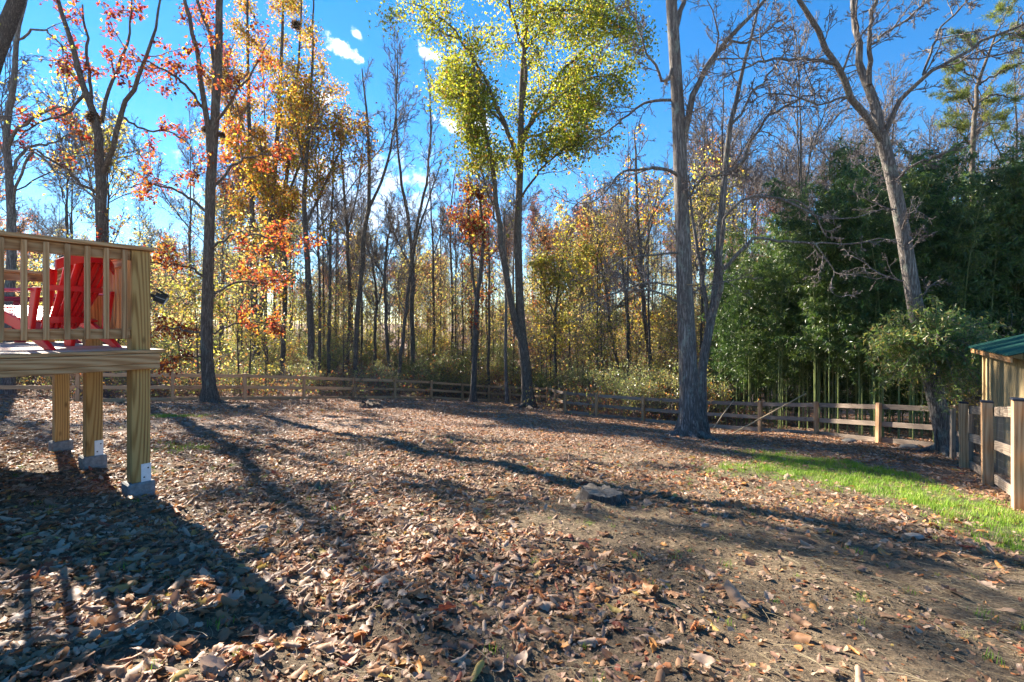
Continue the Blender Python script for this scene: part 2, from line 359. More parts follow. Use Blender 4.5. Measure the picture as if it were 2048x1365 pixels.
CORNER = [(1095, 810.5, 28.2), (1110, 820, 25.7), (1130, 826, 23.6)]
RIGHT_FENCE = [(1130, 826, 23.6), (1193, 834, 22.5), (1286, 844, 20.7), (1397, 854, 18.8), (1520, 865, 16.9), (1633, 871, 15.2), (1756, 886, 13.1), (1908, 900, 11.6)]
PEN = [(1928, 935, 8.5), (1975, 965, 6.8), (2040, 1018, 5.05)]
def G0(X, Y):
    X = np.asarray(X, float); Y = np.asarray(Y, float)
    p = -(1 + .128 * Y + .05 * np.clip(X, -25, 14))
    p = np.where(Y < 0, -(1 + .05 * Y + .05 * np.clip(X, -25, 14)), p)
    wr = sstep(-12, 3, X)
    q = (1 - wr) * (-3.75 + .018 * (Y - 40)) + wr * (-5.7 + .2 * (Y - 32)); q = np.minimum(q, 2.0 + .03 * (Y - 70))
    k = .45
    return k * np.logaddexp(p / k, q / k)
_ctl = [((px - 1024) / F * d, d, -(py - HZ) * d / F) for px, py, d in LEFT_FENCE + CORNER[1:2] + RIGHT_FENCE + PEN]
_ctl += [(-3.39, 4.39, -1.56), (-4.55, 5.25, -1.56), (-5.65, 6.09, -1.60), (-2.2, 2.6, -1.22), (0, 2, -1.24), (3, 3, -1.5)]
_cx = np.array(_ctl); _D = np.hypot(_cx[:, None, 0] - _cx[None, :, 0], _cx[:, None, 1] - _cx[None, :, 1]); SIG = 3.2
_wt = np.linalg.solve(np.exp(-(_D / SIG) ** 2) + .15 * np.eye(len(_cx)), _cx[:, 2] - G0(_cx[:, 0], _cx[:, 1]))
def G(X, Y):   # world height of the ground
    X = np.asarray(X, float); Y = np.asarray(Y, float); z = G0(X, Y)
    for (cx, cy, _), wgt in zip(_ctl, _wt): z = z + wgt * np.exp(-((X - cx) ** 2 + (Y - cy) ** 2) / SIG ** 2)
    return z + CAMZ
def ray(px, py):     # the ground point seen at a photo pixel
    Y = np.arange(1.0, 140, .02); X = (px - 1024) / F * Y; z = CAMZ + (HZ - py) / F * Y
    i = np.argmax(z <= G(X, Y)); return Vector((X[i], Y[i], float(G(X[i], Y[i]))))
def at(px, py, Y): return Vector(((px - 1024) / F * Y, Y, CAMZ + (HZ - py) / F * Y))
def ground_at(px, Y):
    X = (px - 1024) / F * Y; return Vector((X, Y, float(G(X, Y))))

def spaced(lo, hi, fine, ratio):
    out = [0.0]; s = fine
    while out[-1] < hi: out.append(out[-1] + s); s *= ratio
    neg = [0.0]; s = fine
    while neg[-1] > lo: neg.append(neg[-1] - s); s *= ratio
    return np.array(neg[::-1][:-1] + out)
gx = spaced(-260, 260, .09, 1.022); gy = np.concatenate([spaced(-30, 4, .3, 1.15)[:1], np.arange(-8, 1, .5), 1 + spaced(0, 320, .06, 1.014)])
GX, GY = np.meshgrid(gx, gy); H = G(GX, GY)
def px_of(X, Y, Z): return 1024 + X / Y * F, HZ - (Z - CAMZ) / Y * F
near = 1 - sstep(8, 25, np.hypot(GX, GY))
H = H + vnoise(GX, GY, 9, 1) * .035 * near + vnoise(GX, GY, 3.1, 2) * .05 * near + vnoise(GX, GY, .6, 3) * .12
GP = [(1430, 918), (1560, 908), (1700, 922), (1800, 940), (1930, 978), (2060, 1025), (2400, 1100), (2400, 1190), (2060, 1115), (1900, 1074), (1760, 1042), (1650, 1012), (1520, 966)]
GPW = np.array([ray(*p)[:2] for p in GP])
def inside(X, Y, poly):
    X = np.asarray(X); r = np.zeros(X.shape, bool); n = len(poly)
    for i in range(n):
        (x1, y1), (x2, y2) = poly[i], poly[(i + 1) % n]
        c = ((y1 > Y) != (y2 > Y)) & (X < (x2 - x1) * (Y - y1) / (y2 - y1 + 1e-12) + x1); r ^= c
    return r
def edge_dist(X, Y, poly):
    d = np.full(np.shape(X), 1e9); n = len(poly)
    for i in range(n):
        a = np.array(poly[i]); b = np.array(poly[(i + 1) % n]); ab = b - a
        t = np.clip(((X - a[0]) * ab[0] + (Y - a[1]) * ab[1]) / (ab @ ab), 0, 1)
        d = np.minimum(d, np.hypot(X - a[0] - t * ab[0], Y - a[1] - t * ab[1]))
    return d
def grassy(X, Y):
    sd_ = np.where(inside(X, Y, GPW), 1, -1) * edge_dist(X, Y, GPW)
    g = sstep(-.15, .8, sd_ + vnoise(X, Y, 1.1, 9) * 1.4 + vnoise(X, Y, 4, 10) * .5)
    for (px, py, r) in ((330, 835, .9), (345, 905, .5)):
        c = ray(px, py); g = np.maximum(g, .55 * sstep(r, .1, np.hypot(X - c.x, Y - c.y) + vnoise(X, Y, 2, 11) * r))
    return g
BARE = [(1010, 1010), (1250, 990), (1420, 1040), (2100, 1130), (2500, 1365), (2500, 1700), (1250, 1700), (1330, 1365), (1250, 1190), (1120, 1100)]
BAREW = np.array([ray(*p)[:2] if p[1] < 1400 else ((p[0] - 1024) / F * 1.1, 1.1) for p in BARE])
def bare(X, Y):
    sd_ = np.where(inside(X, Y, BAREW), 1, -1) * edge_dist(X, Y, BAREW)
    return sstep(-.7, .7, sd_ + vnoise(X, Y, 1.0, 21) * .9)
gb = grassy(GX, GY); far_l = sstep(6, 14, np.hypot(GX, GY)) * .85
mb = MB(); ny, nx = GX.shape; idx = np.arange(nx * ny).reshape(ny, nx)
mb.add(np.stack([GX, GY, H], -1).reshape(-1, 3), Q=np.stack([idx[:-1, :-1], idx[:-1, 1:], idx[1:, 1:], idx[1:, :-1]], -1).reshape(-1, 4),
       col=np.stack([far_l, gb * .8, gb * 0], -1).reshape(-1, 3))
ground = link('ground', mb.mesh('ground'), mats=ground_mat()); tag(ground, 'brown leaf strewn yard sloping down to the fence and woods', kind='structure')

# ------------------------------------------------------------------ scattering of uncountable stuff
def scatter(name, pts, rots, scl, idx_, protos, label):
    me = bpy.data.meshes.new(name); me.vertices.add(len(pts)); me.vertices.foreach_set('co', np.asarray(pts, np.float32).ravel())
    a = me.attributes.new('rot', 'FLOAT_VECTOR', 'POINT'); a.data.foreach_set('vector', np.asarray(rots, np.float32).ravel())
    a = me.attributes.new('scl', 'FLOAT', 'POINT'); a.data.foreach_set('value', np.asarray(scl, np.float32))
    a = me.attributes.new('idx', 'INT', 'POINT'); a.data.foreach_set('value', np.asarray(idx_, np.int32))
    o = link(name, me); tag(o, label, kind='stuff')
    col = bpy.data.collections.new(name + '_sources')
    for p in protos: col.objects.link(p)
    ng = bpy.data.node_groups.new(name, 'GeometryNodeTree')
    ng.interface.new_socket('Geometry', in_out='INPUT', socket_type='NodeSocketGeometry'); ng.interface.new_socket('Geometry', in_out='OUTPUT', socket_type='NodeSocketGeometry')
    gi = ng.nodes.new('NodeGroupInput'); go = ng.nodes.new('NodeGroupOutput'); ip = ng.nodes.new('GeometryNodeInstanceOnPoints')
    ci = ng.nodes.new('GeometryNodeCollectionInfo'); ci.inputs[0].default_value = col; ci.inputs['Separate Children'].default_value = True; ci.inputs['Reset Children'].default_value = True
    def na(nm, ty):
        n = ng.nodes.new('GeometryNodeInputNamedAttribute'); n.data_type = ty; n.inputs[0].default_value = nm
        return [q for q in n.outputs if q.enabled and q.name == 'Attribute'][0]
    L = ng.links.new
    L(gi.outputs[0], ip.inputs['Points']); L(ci.outputs[0], ip.inputs['Instance']); ip.inputs['Pick Instance'].default_value = True
    L(na('idx', 'INT'), ip.inputs['Instance Index']); L(na('rot', 'FLOAT_VECTOR'), ip.inputs['Rotation']); L(na('scl', 'FLOAT'), ip.inputs['Scale']); L(ip.outputs[0], go.inputs[0])
    o.modifiers.new('scatter', 'NODES').node_group = ng
    return o
def proto(name, mesh, m):
    if not mesh.materials: mesh.materials.append(m)
    return bpy.data.objects.new(name, mesh)

# fallen leaf shapes
def leaf_shape(kind, curl, seed):
    rg = np.random.default_rng(seed); nx_, ny_ = 11, 4
    u = np.linspace(0, 1, nx_ + 1)
    if kind == 'oak': wd = .30 * np.sin(np.pi * np.clip(u * .93 + .05, 0, 1)) ** .75 * (1 + .42 * np.cos(2 * np.pi * (u * 3.6 + .1)))
    elif kind == 'maple': wd = np.interp(u, [0, .08, .16, .24, .34, .42, .5, .58, .66, .8, .9, 1], [.03, .30, .20, .26, .50, .30, .22, .34, .20, .16, .07, .0]) * 1.05
    else: wd = .23 * np.sin(np.pi * u ** .85) ** .8
    A = wd * rg.uniform(.8, 1.2, nx_ + 1); B = wd * rg.uniform(.8, 1.2, nx_ + 1); v = np.linspace(-1, 1, ny_ + 1)
    X = np.repeat((u - .45)[:, None], ny_ + 1, 1).copy(); Yv = np.where(v[None] < 0, v[None] * A[:, None], v[None] * B[:, None])
    if kind == 'maple': X += .16 * np.abs(v)[None] ** 1.5 * np.sin(np.pi * u)[:, None]
    Z = .10 * np.abs(Yv) + rg.normal(0, .012, X.shape)
    ph = rg.uniform(0, 6.28); Z += .05 * np.sin(5 * X + ph) * np.cos(6 * Yv + ph) + .03 * np.sin(13 * X + 2 * ph) * np.abs(v)[None]
    th = Yv * 3.4 * curl; rr = 1 / (3.4 * curl); Yn = rr * np.sin(th); Z = Z * np.cos(th) + rr * (1 - np.cos(th)) if abs(curl) > .25 else Z
    Yv = Yn if abs(curl) > .25 else Yv
    bl = rg.uniform(-1.1, 1.3); Z += bl * .35 * X ** 2 + .12 * rg.normal() * X * Yv
    V = np.stack([X, Yv, Z], -1).reshape(-1, 3); V[:, 2] -= V[:, 2].min(); i, j = np.meshgrid(np.arange(nx_), np.arange(ny_), indexing='ij'); w_ = ny_ + 1
    Q = np.stack([i * w_ + j, (i + 1) * w_ + j, (i + 1) * w_ + j + 1, i * w_ + j + 1], -1).reshape(-1, 4)
    st = np.linspace(0, 1, 4)[:, None]; P = np.array([-.45, 0, V[ny_ // 2, 2]]) + st * np.array([-.22, rg.normal(0, .06), .05])
    mb_ = MB().add(V, Q=Q); tubes(mb_, P, np.full(4, .008), 3)
    me = mb_.mesh('fallen_leaf', True); me.materials.append(LITTER); return me
LSH = [leaf_shape(k, c, s) for s, (k, c) in enumerate((('maple', .5), ('oak', .9), ('oval', 1.1), ('maple', -.8), ('oak', 1.9), ('oval', 2.4), ('oval', -2.0), ('oak', -.7), ('maple', 1.3), ('oval', .6), ('oak', .3), ('oak', 2.6), ('maple', -1.6)))]

def sample_wedge(n, r0, r1, half=62):
    r = np.sqrt(RNG.random(n) * (r1 ** 2 - r0 ** 2) + r0 ** 2); a = np.radians(RNG.uniform(-half, half, n)); return r * np.sin(a), r * np.cos(a)
LX, LY = [], []
for (r0, r1, dens) in ((.7, 5, 680), (5, 10, 500), (10, 20, 230), (20, 36, 95)):
    n = int((r1 ** 2 - r0 ** 2) * math.radians(124) / 2 * dens); x, y = sample_wedge(n, r0, r1); LX.append(x); LY.append(y)
LX = np.concatenate(LX); LY = np.concatenate(LY)
dens = .25 + 1.1 * np.clip(vnoise(LX, LY, .8, 31) + .5, 0, 1) * (.55 + .9 * np.clip(vnoise(LX, LY, 2.6, 32) + .5, 0, 1))
dens = dens * (1 - .88 * bare(LX, LY)) * (1 - .86 * grassy(LX, LY)); dens *= np.where(LX < -1.0 - .05 * LY, 1.15, 1.0) * (1 - .45 * sstep(-.3, .9, LX - .05 * LY) * (1 - sstep(7, 12, LY)))
keep = RNG.random(len(LX)) < dens; LX, LY = LX[keep], LY[keep]
LZ = G(LX, LY); n1_ = 1 - sstep(8, 25, np.hypot(LX, LY))
LZ = LZ + vnoise(LX, LY, 9, 1) * .035 * n1_ + vnoise(LX, LY, 3.1, 2) * .05 * n1_ + vnoise(LX, LY, .6, 3) * .12 + .003
nL = len(LX); dist = np.hypot(LX, LY)
rots = np.stack([RNG.normal(0, .3, nL), RNG.normal(0, .3, nL), RNG.uniform(0, 6.28, nL)], -1)
flip = RNG.random(nL) < .3; rots[flip, 0] += math.pi
scl = RNG.uniform(.03, .078, nL) * (1 + .35 * bare(LX, LY) * (RNG.random(nL) < .5)) * np.where(RNG.random(nL) < .14, 1.5, 1) * (1 + sstep(9, 30, dist) * .7)
li = RNG.integers(0, len(LSH), nL); LZ = LZ + np.where(flip, .02, 0)
px_, py_ = px_of(LX, np.maximum(LY, .3), LZ)
vis = (px_ > 20) & (px_ < 2028) & (py_ < 1355) & (LY > .5)
size_px = np.where(vis, scl * 1.1 / np.maximum(LY, .4), 0)
big = np.argsort(-size_px)[:300]
for i in big:
    o = link('fallen_leaf', LSH[li[i]], ground, Matrix.LocRotScale(Vector((LX[i], LY[i], LZ[i])), Vector(rots[i]).to_tuple() and __import__('mathutils').Euler(rots[i]), Vector((scl[i],) * 3)))
m_ = np.ones(nL, bool); m_[big] = False
scatter('leaf_litter', np.stack([LX, LY, LZ], -1)[m_], rots[m_], scl[m_], li[m_], [proto('litter_leaf', me, LITTER) for me in LSH], 'carpet of brown and russet fallen leaves over the yard')
# crumbled leaf bits and soil crumbs
def bit_shape(seed):
    rg = np.random.default_rng(seed); k = 6; th = np.arange(k) / k * 6.283; r = rg.uniform(.3, .6, k); V = np.concatenate([[[0, 0, .12]], np.stack([r * np.cos(th), r * np.sin(th) * .7, rg.uniform(0, .3, k)], -1)]); i = np.arange(k)
    me = MB().add(V, T=np.stack([np.zeros(k, int), 1 + i, 1 + (i + 1) % k], -1)).mesh('leaf_crumb', False); me.materials.append(LITTER); return me
def crumb_shape(seed):
    rg = np.random.default_rng(seed); V = np.array([(1, 0, 0), (-1, 0, 0), (0, 1, 0), (0, -1, 0), (0, 0, 1), (0, 0, -1)]) * rg.uniform(.25, .55, (6, 1))
    me = MB().add(V, T=[(0, 2, 4), (2, 1, 4), (1, 3, 4), (3, 0, 4), (2, 0, 5), (1, 2, 5), (3, 1, 5), (0, 3, 5)]).mesh('soil_crumb', True); me.materials.append(CRUMB); return me
DX, DY = [], []
for (r0, r1, dn) in ((.8, 3, 1900), (3, 6, 900), (6, 11, 330)):
    n = int((r1 ** 2 - r0 ** 2) * math.radians(124) / 2 * dn); x, y = sample_wedge(n, r0, r1); DX.append(x); DY.append(y)
DX = np.concatenate(DX); DY = np.concatenate(DY); kp = RNG.random(len(DX)) < np.clip(.15 + 1.3 * (vnoise(DX, DY, 1.7, 61) + .45), 0, 1) * (1 - .8 * grassy(DX, DY)); DX, DY = DX[kp], DY[kp]; nD = len(DX); n1_ = 1 - sstep(8, 25, np.hypot(DX, DY))
DZ = G(DX, DY) + vnoise(DX, DY, 9, 1) * .035 * n1_ + vnoise(DX, DY, 3.1, 2) * .05 * n1_ + vnoise(DX, DY, .6, 3) * .12 + .001
isb = RNG.random(nD) < .62 - .3 * bare(DX, DY)
scatter('ground_debris', np.stack([DX, DY, DZ], -1), np.stack([RNG.normal(0, .4, nD), RNG.normal(0, .4, nD), RNG.uniform(0, 6.28, nD)], -1), np.where(isb, RNG.uniform(.015, .045, nD), RNG.uniform(.005, .02, nD)), np.where(isb, RNG.integers(0, 4, nD), RNG.integers(4, 7, nD)),
        [proto('a_bit_%d' % i, bit_shape(i), LITTER) for i in range(4)] + [proto('b_crumb_%d' % i, crumb_shape(i), CRUMB) for i in range(3)], 'crumbled leaf bits and soil crumbs on the ground')
# straw and dry bits
def straw_shape(seed):
    rg = np.random.default_rng(seed); mb = MB(); P = np.cumsum(np.concatenate([[[-.5, 0, .02]], np.stack([np.full(4, .25), rg.normal(0, .05, 4), rg.normal(0, .035, 4)], -1)]), 0)
    tubes(mb, P, np.full(5, .0065), 3); me = mb.mesh('straw'); me.materials.append(STRAW); return me
SX, SY = sample_wedge(80000, .9, 9)
kp = RNG.random(len(SX)) < (.25 + .75 * bare(SX, SY)) * (.15 + 1.2 * np.clip(vnoise(SX, SY, 1.3, 41) + .4, 0, 1)); SX, SY = SX[kp], SY[kp]
SZ = G(SX, SY) + vnoise(SX, SY, 9, 1) * .035 + vnoise(SX, SY, 3.1, 2) * .05 + vnoise(SX, SY, .6, 3) * .12 + .006; nS = len(SX)
scatter('dry_straw', np.stack([SX, SY, SZ], -1), np.stack([RNG.normal(0, .12, nS), RNG.normal(0, .15, nS), RNG.normal(-.6, .45, nS)], -1), RNG.uniform(.05, .15, nS), RNG.integers(0, 4, nS),
        [proto('straw', straw_shape(i), STRAW) for i in range(4)], 'dry straw and grass stalks lying on the bare soil')
# grass
def tuft_shape(seed):
    rg = np.random.default_rng(seed); mb = MB()
    for i in range(20):
        a = rg.uniform(0, 6.28); l = rg.uniform(.5, 1.1); b0 = np.array([rg.normal(0, .45), rg.normal(0, .45), 0]); d = np.array([math.cos(a), math.sin(a), 0]); s = np.array([-d[1], d[0], 0]) * .03
        k = rg.uniform(.1, .9); p1 = b0 + d * .2 * k * l + [0, 0, .6 * l]; p2 = b0 + d * .75 * k * l + [0, 0, l]
        mb.add([b0 - s, b0 + s, p1 + s * .8, p1 - s * .8, p2], Q=[(0, 1, 2, 3)], T=[(3, 2, 4)])
    me = mb.mesh('grass_tuft', False); me.materials.append(GRASS); return me
n = 90000; QX = RNG.uniform(-9, 16, n); QY = RNG.uniform(3, 17, n); g = grassy(QX, QY); kp = RNG.random(n) < g * (.25 + .95 * np.clip(vnoise(QX, QY, 1.8, 51) + .5, 0, 1)); QX, QY = QX[kp], QY[kp]
x2, y2 = sample_wedge(420, 1.4, 9); QX = np.concatenate([QX, x2]); QY = np.concatenate([QY, y2]); nQ = len(QX)
QZ = G(QX, QY) + vnoise(QX, QY, 3.1, 2) * .05 + vnoise(QX, QY, .6, 3) * .12 - .005
scatter('grass', np.stack([QX, QY, QZ], -1), np.stack([RNG.normal(0, .15, nQ), RNG.normal(0, .15, nQ), RNG.uniform(0, 6.28, nQ)], -1), RNG.uniform(.035, .085, nQ) * np.where(np.arange(nQ) > nQ - 420, .6, 1), RNG.integers(0, 5, nQ),
        [proto('grass_tuft', tuft_shape(i), GRASS) for i in range(5)], 'bright green grass patch and stray tufts in the yard')

# ------------------------------------------------------------------ boards
_boards = {}
def chamfer_box(L, wd, h, bv):
    key = (round(L, 2), round(wd, 3), round(h, 3))
    if key in _boards: return _boards[key]
    V = []; sx = (-L / 2, L / 2); sy = (-wd / 2, wd / 2); sz = (-h / 2, h / 2)
    id_ = {}
    for i in (0, 1):
        for j in (0, 1):
            for k in (0, 1):
                for ax in range(3):
                    p = [sx[i], sy[j], sz[k]]
                    for q, s in zip(range(3), (i, j, k)):
                        if q != ax: p[q] += bv if s == 0 else -bv
                    id_[i, j, k, ax] = len(V); V.append(p)
    Q = []; T = []
    for ax in range(3):
        o = [q for q in range(3) if q != ax]
        for s in (0, 1):
            f = []
            for (a, b) in ((0, 0), (1, 0), (1, 1), (0, 1)):
                c = [0, 0, 0]; c[ax] = s; c[o[0]] = a; c[o[1]] = b; f.append(id_[c[0], c[1], c[2], ax])
            Q.append(f)
    for e in range(3):
        o = [q for q in range(3) if q != e]
        for a in (0, 1):
            for b in (0, 1):
                c0 = [0, 0, 0]; c0[o[0]] = a; c0[o[1]] = b; c1 = list(c0); c1[e] = 1
                Q.append([id_[(*c0, o[0])], id_[(*c1, o[0])], id_[(*c1, o[1])], id_[(*c0, o[1])]])
    for i in (0, 1):
        for j in (0, 1):
            for k in (0, 1): T.append([id_[i, j, k, 0], id_[i, j, k, 1], id_[i, j, k, 2]])
    me = MB().add(V, T=T, Q=Q).mesh('board', False)
    import bmesh
    bm = bmesh.new(); bm.from_mesh(me); bmesh.ops.recalc_face_normals(bm, faces=bm.faces); bm.to_mesh(me); bm.free()
    _boards[key] = me; return me
def board(name, p0, p1, wd, h, m, parent, zref=(0, 0, 1), bv=.005):
    p0 = Vector(p0); p1 = Vector(p1); x = (p1 - p0); L = x.length; x.normalize(); z = Vector(zref); z = (z - x * z.dot(x)).normalized(); y = z.cross(x)
    M = Matrix.Translation((p0 + p1) / 2) @ Matrix((x, y, z)).transposed().to_4x4()
    me = chamfer_box(L, wd, h, min(bv, .2 * min(wd, h)))
    if me.materials and me.materials[0] != m: me = me.copy(); me.materials.clear()
    return link(name, me, parent, M, m)

# ------------------------------------------------------------------ deck
U = Vector((.596, .803, 0)); Vv = Vector((-.803, .596, 0)); P0 = Vector((-3.39, 4.39, 0)); ZF = 1.285; ZR = 2.213; DW = 3.45; DL = -3.4
def D(a, b, z): return P0 + U * a + Vv * b + Vector((0, 0, z))
deck = thing('deck', D(0, 0, 0), 'raised wooden deck on posts with baluster railing at the left edge', 'deck')
def block(b, top, wd=.205):
    p = D(0, b, 0); g = float(G(p.x, p.y)); q = board('concrete_footing', D(0, b, g - .12), D(0, b, top), wd, wd * .95, CONCRETE, deck, Vv, .012); return q
for i, (b, top, br) in enumerate(((0, .095, 1), (1.45, .10, 1), (2.85, .06, 0))):
    block(b, top)
    po = board('post', D(0, b, top), D(0, b, 1.13 if i == 2 else ZR - .04), .14, .14, DECK_POST, deck, Vv)
    if br:
        board('post_bracket', D(.035, b - .074, top - .01), D(.035, b - .074, top + .16), .075, .006, GALV, po, Vv, .001)
        for dz in (.04, .12): board('bolt', D(.035 + (.015 if dz > .1 else -.015), b - .075, top + dz), D(.035 + (.015 if dz > .1 else -.015), b - .082, top + dz), .012, .012, BLACK, po, (0, 0, 1), .002)
for b in (0, 1.45, 2.85):
    block(b, .08) if False else None
for a in (-2.3,):
    for b in (0.0, 2.85):
        p = D(a, b, 0); g = float(G(p.x, p.y)); board('concrete_footing', D(a, b, g - .1), D(a, b, g + .1), .3, .3, CONCRETE, deck, Vv); board('post', D(a, b, g + .1), D(a, b, 1.13), .14, .14, DECK_POST, deck, Vv)
# rim joists, fascia in two boards, joists, floor boards
board('fascia_board', D(DL, -.115, 1.205), D(.125, -.115, 1.205), .04, .09, DECK_WOOD, deck)
board('fascia_board', D(DL, -.112, 1.135), D(.125, -.112, 1.135), .036, .048, DECK_WOOD, deck)
board('rim_joist', D(.115, -.09, 1.18), D(.115, DW, 1.18), .04, .14, DECK_WOOD, deck)
board('rim_joist', D(DL, DW, 1.18), D(.09, DW, 1.18), .04, .14, DECK_WOOD, deck)
k = -.35
while k > DL: board('joist', D(k, -.09, 1.18), D(k, DW - .025, 1.18), .04, .135, DECK_WOOD, deck); k -= .4
b = -.13; i = 0
while b < DW + .02:
    board('deck_board', D(DL, b + .068, ZF - .016 + RNG.uniform(-.0015, .0015)), D(.165 + RNG.uniform(-.004, .004), b + .068, ZF - .016), .135, .03, DECK_FLOOR if i else DECK_WOOD, deck); b += .142; i += 1
# front railing
board('rail_cap', D(DL, -.03, ZR - .018), D(.09, -.03, ZR - .018), .145, .036, DECK_WOOD, deck)
board('top_rail', D(DL, -.035, ZR - .085), D(-.072, -.035, ZR - .085), .038, .092, DECK_WOOD, deck)
board('bottom_rail', D(DL, -.035, ZF + .145), D(-.072, -.035, ZF + .145), .038, .088, DECK_WOOD, deck)
a = -.123
while a > DL: board('baluster', D(a, -.074, ZF + .10), D(a, -.074, ZR - .045), .036, .036, DECK_WOOD, deck, Vv); a -= .1255
# side railing away from the corner
board('rail_cap', D(0, .07, ZR - .02), D(0, DW + .05, ZR - .02), .14, .036, DECK_WOOD, deck)
board('top_rail', D(.03, .075, ZR - .088), D(.03, DW, ZR - .088), .038, .09, DECK_WOOD, deck)
board('bottom_rail', D(.03, .075, ZF + .145), D(.03, DW, ZF + .145), .038, .088, DECK_WOOD, deck)
b = .15
while b < DW - .1: board('baluster', D(.068, b, ZF + .10), D(.068, b, ZR - .045), .036, .036, DECK_WOOD, deck, Vv); b += .118
board('post', D(0, DW, ZF), D(0, DW, ZR - .04), .09, .09, DECK_POST, deck, Vv)
# far railing
board('rail_cap', D(DL, DW, ZR - .02), D(-.05, DW, ZR - .02), .14, .036, DECK_WOOD, deck)
board('top_rail', D(DL, DW, ZR - .09), D(-.05, DW, ZR - .09), .038, .09, DECK_WOOD, deck)
board('bottom_rail', D(DL, DW, ZF + .145), D(-.05, DW, ZF + .145), .038, .088, DECK_WOOD, deck)
a = -.9
while a > DL: board('post', D(a, DW, ZF), D(a, DW, ZR - .04), .09, .09, DECK_WOOD, deck, Vv); a -= 1.3

# ------------------------------------------------------------------ chairs
def prism(poly, y0, y1, name, m, parent, M):
    n = len(poly); V = [(x, y0, z) for x, z in poly] + [(x, y1, z) for x, z in poly]
    me = bpy.data.meshes.new(name); f = [list(range(n))[::-1], list(range(n, 2 * n))] + [[i, (i + 1) % n, n + (i + 1) % n, n + i] for i in range(n)]
    me.from_pydata(V, [], f); o = link(name, me, parent, M, m); md = o.modifiers.new('bevel', 'BEVEL'); md.width = .008; md.segments = 2; return o
def chair(loc, ang, m, label):
    root = thing('garden_chair', loc, label, 'chair', None, ang); R0 = WM[root.name]
    def pr(name, poly, y0, y1): return prism(poly, y0, y1, name, m, root, R0)
    for s in (-1, 1):
        pr('side_rail', [(.50, .30), (.50, .39), (.30, .375), (.0, .27), (-.30, .10), (-.44, 0), (-.34, 0), (-.20, .06), (.08, .19), (.30, .265)], s * .27 - .022, s * .27 + .022)
        pr('front_leg', [(.36, 0), (.47, 0), (.50, .25), (.48, .527), (.37, .527), (.33, .40), (.34, .18)], s * .325 - .02, s * .325 + .02)
        arm = [(.56, s * .26), (.58, s * .33), (.54, s * .40), (.2, s * .41), (-.18, s * .35), (-.28, s * .30), (-.24, s * .26), (.2, s * .29)]
        me = bpy.data.meshes.new('armrest'); n = len(arm); V = [(x, y, .525) for x, y in arm] + [(x, y, .552) for x, y in arm]
        me.from_pydata(V, [], [list(range(n)), list(range(n, 2 * n))] + [[i, (i + 1) % n, n + (i + 1) % n, n + i] for i in range(n)])
        o = link('armrest', me, root, R0, m); o.modifiers.new('bevel', 'BEVEL').width = .008
        pr('rear_support', [(-.20, .16), (-.13, .16), (-.20, .56), (-.29, .56)], s * .30 - .018, s * .30 + .018)
    for i in range(6):
        t = i / 5; x = .46 - .5 * t; z = .395 - .125 * t - .012 * math.sin(t * 3.14)
        board('seat_slat', R0 @ Vector((x, -.29, z)), R0 @ Vector((x, .29, z)), .085, .02, m, root, R0.to_3x3() @ Vector((-.24, 0, 1)), .006)
    for i in range(7):
        y = (i - 3) / 3; yb = y * .125; yt = y * .212; top = .925 - .15 * y * y - (.04 if abs(y) == 1 else 0)
        mbk = MB(); nn = 9; V = []
        for q in range(nn):
            t = q / (nn - 1); z = .20 + (top - .20) * t; x = -.03 - .46 * ((z - .2) / .71) - .05 * t * (1 - t) + .05 * y * y * (0.4 + t)
            yy = yb * (1 - t) + yt * t; wv = (.0203 + .0148 * t) * (1.0 if t < .93 else .7); bow = .012
            V += [(x, yy - wv, z), (x + .004 - bow, yy, z), (x, yy + wv, z), (x - .016, yy + wv, z - .006), (x - .016 - bow, yy, z - .006), (x - .016, yy - wv, z - .006)]
        Q = [(q * 6 + j, q * 6 + (j + 1) % 6, (q + 1) * 6 + (j + 1) % 6, (q + 1) * 6 + j) for q in range(nn - 1) for j in range(6)]
        Q += [(0, 1, 4, 5), (1, 2, 3, 4), ((nn - 1) * 6, (nn - 1) * 6 + 5, (nn - 1) * 6 + 4, (nn - 1) * 6 + 1), ((nn - 1) * 6 + 1, (nn - 1) * 6 + 4, (nn - 1) * 6 + 3, (nn - 1) * 6 + 2)]
        link('back_slat', mbk.add(V, Q=Q).mesh('back_slat'), root, R0, m)
    # arched bands behind the slats
    for (zc, rise, nm, th) in ((.79, .09, 'back_band', .045), (.56, 0, 'back_brace', .025), (.27, 0, 'back_brace', .03)):
        V = []
        for q in range(11):
            y = (q - 5) / 5; z = zc + rise * (1 - y * y) - (.03 if rise else 0); x = -.03 - .46 * ((z - .2) / .71) + .05 * y * y * 1.1 - .045
            yy = y * (.238 if zc > .7 else (.215 if zc > .5 else .17))
            V += [(x, yy, z - th), (x, yy, z + th), (x - .02, yy, z + th), (x - .02, yy, z - th)]
        Q = [(q * 4 + j, q * 4 + (j + 1) % 4, (q + 1) * 4 + (j + 1) % 4, (q + 1) * 4 + j) for q in range(10) for j in range(4)] + [(0, 1, 2, 3), (40, 43, 42, 41)]
        link(nm, MB().add(V, Q=Q).mesh(nm, False), root, R0, m)
    return root
fa = math.atan2(.31, -.95)
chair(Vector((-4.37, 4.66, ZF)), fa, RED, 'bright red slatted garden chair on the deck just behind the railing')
chair(Vector((-5.72, 5.98, ZF)), fa + .7, RED_DARK, 'wine red slatted garden chair at the far side of the deck')

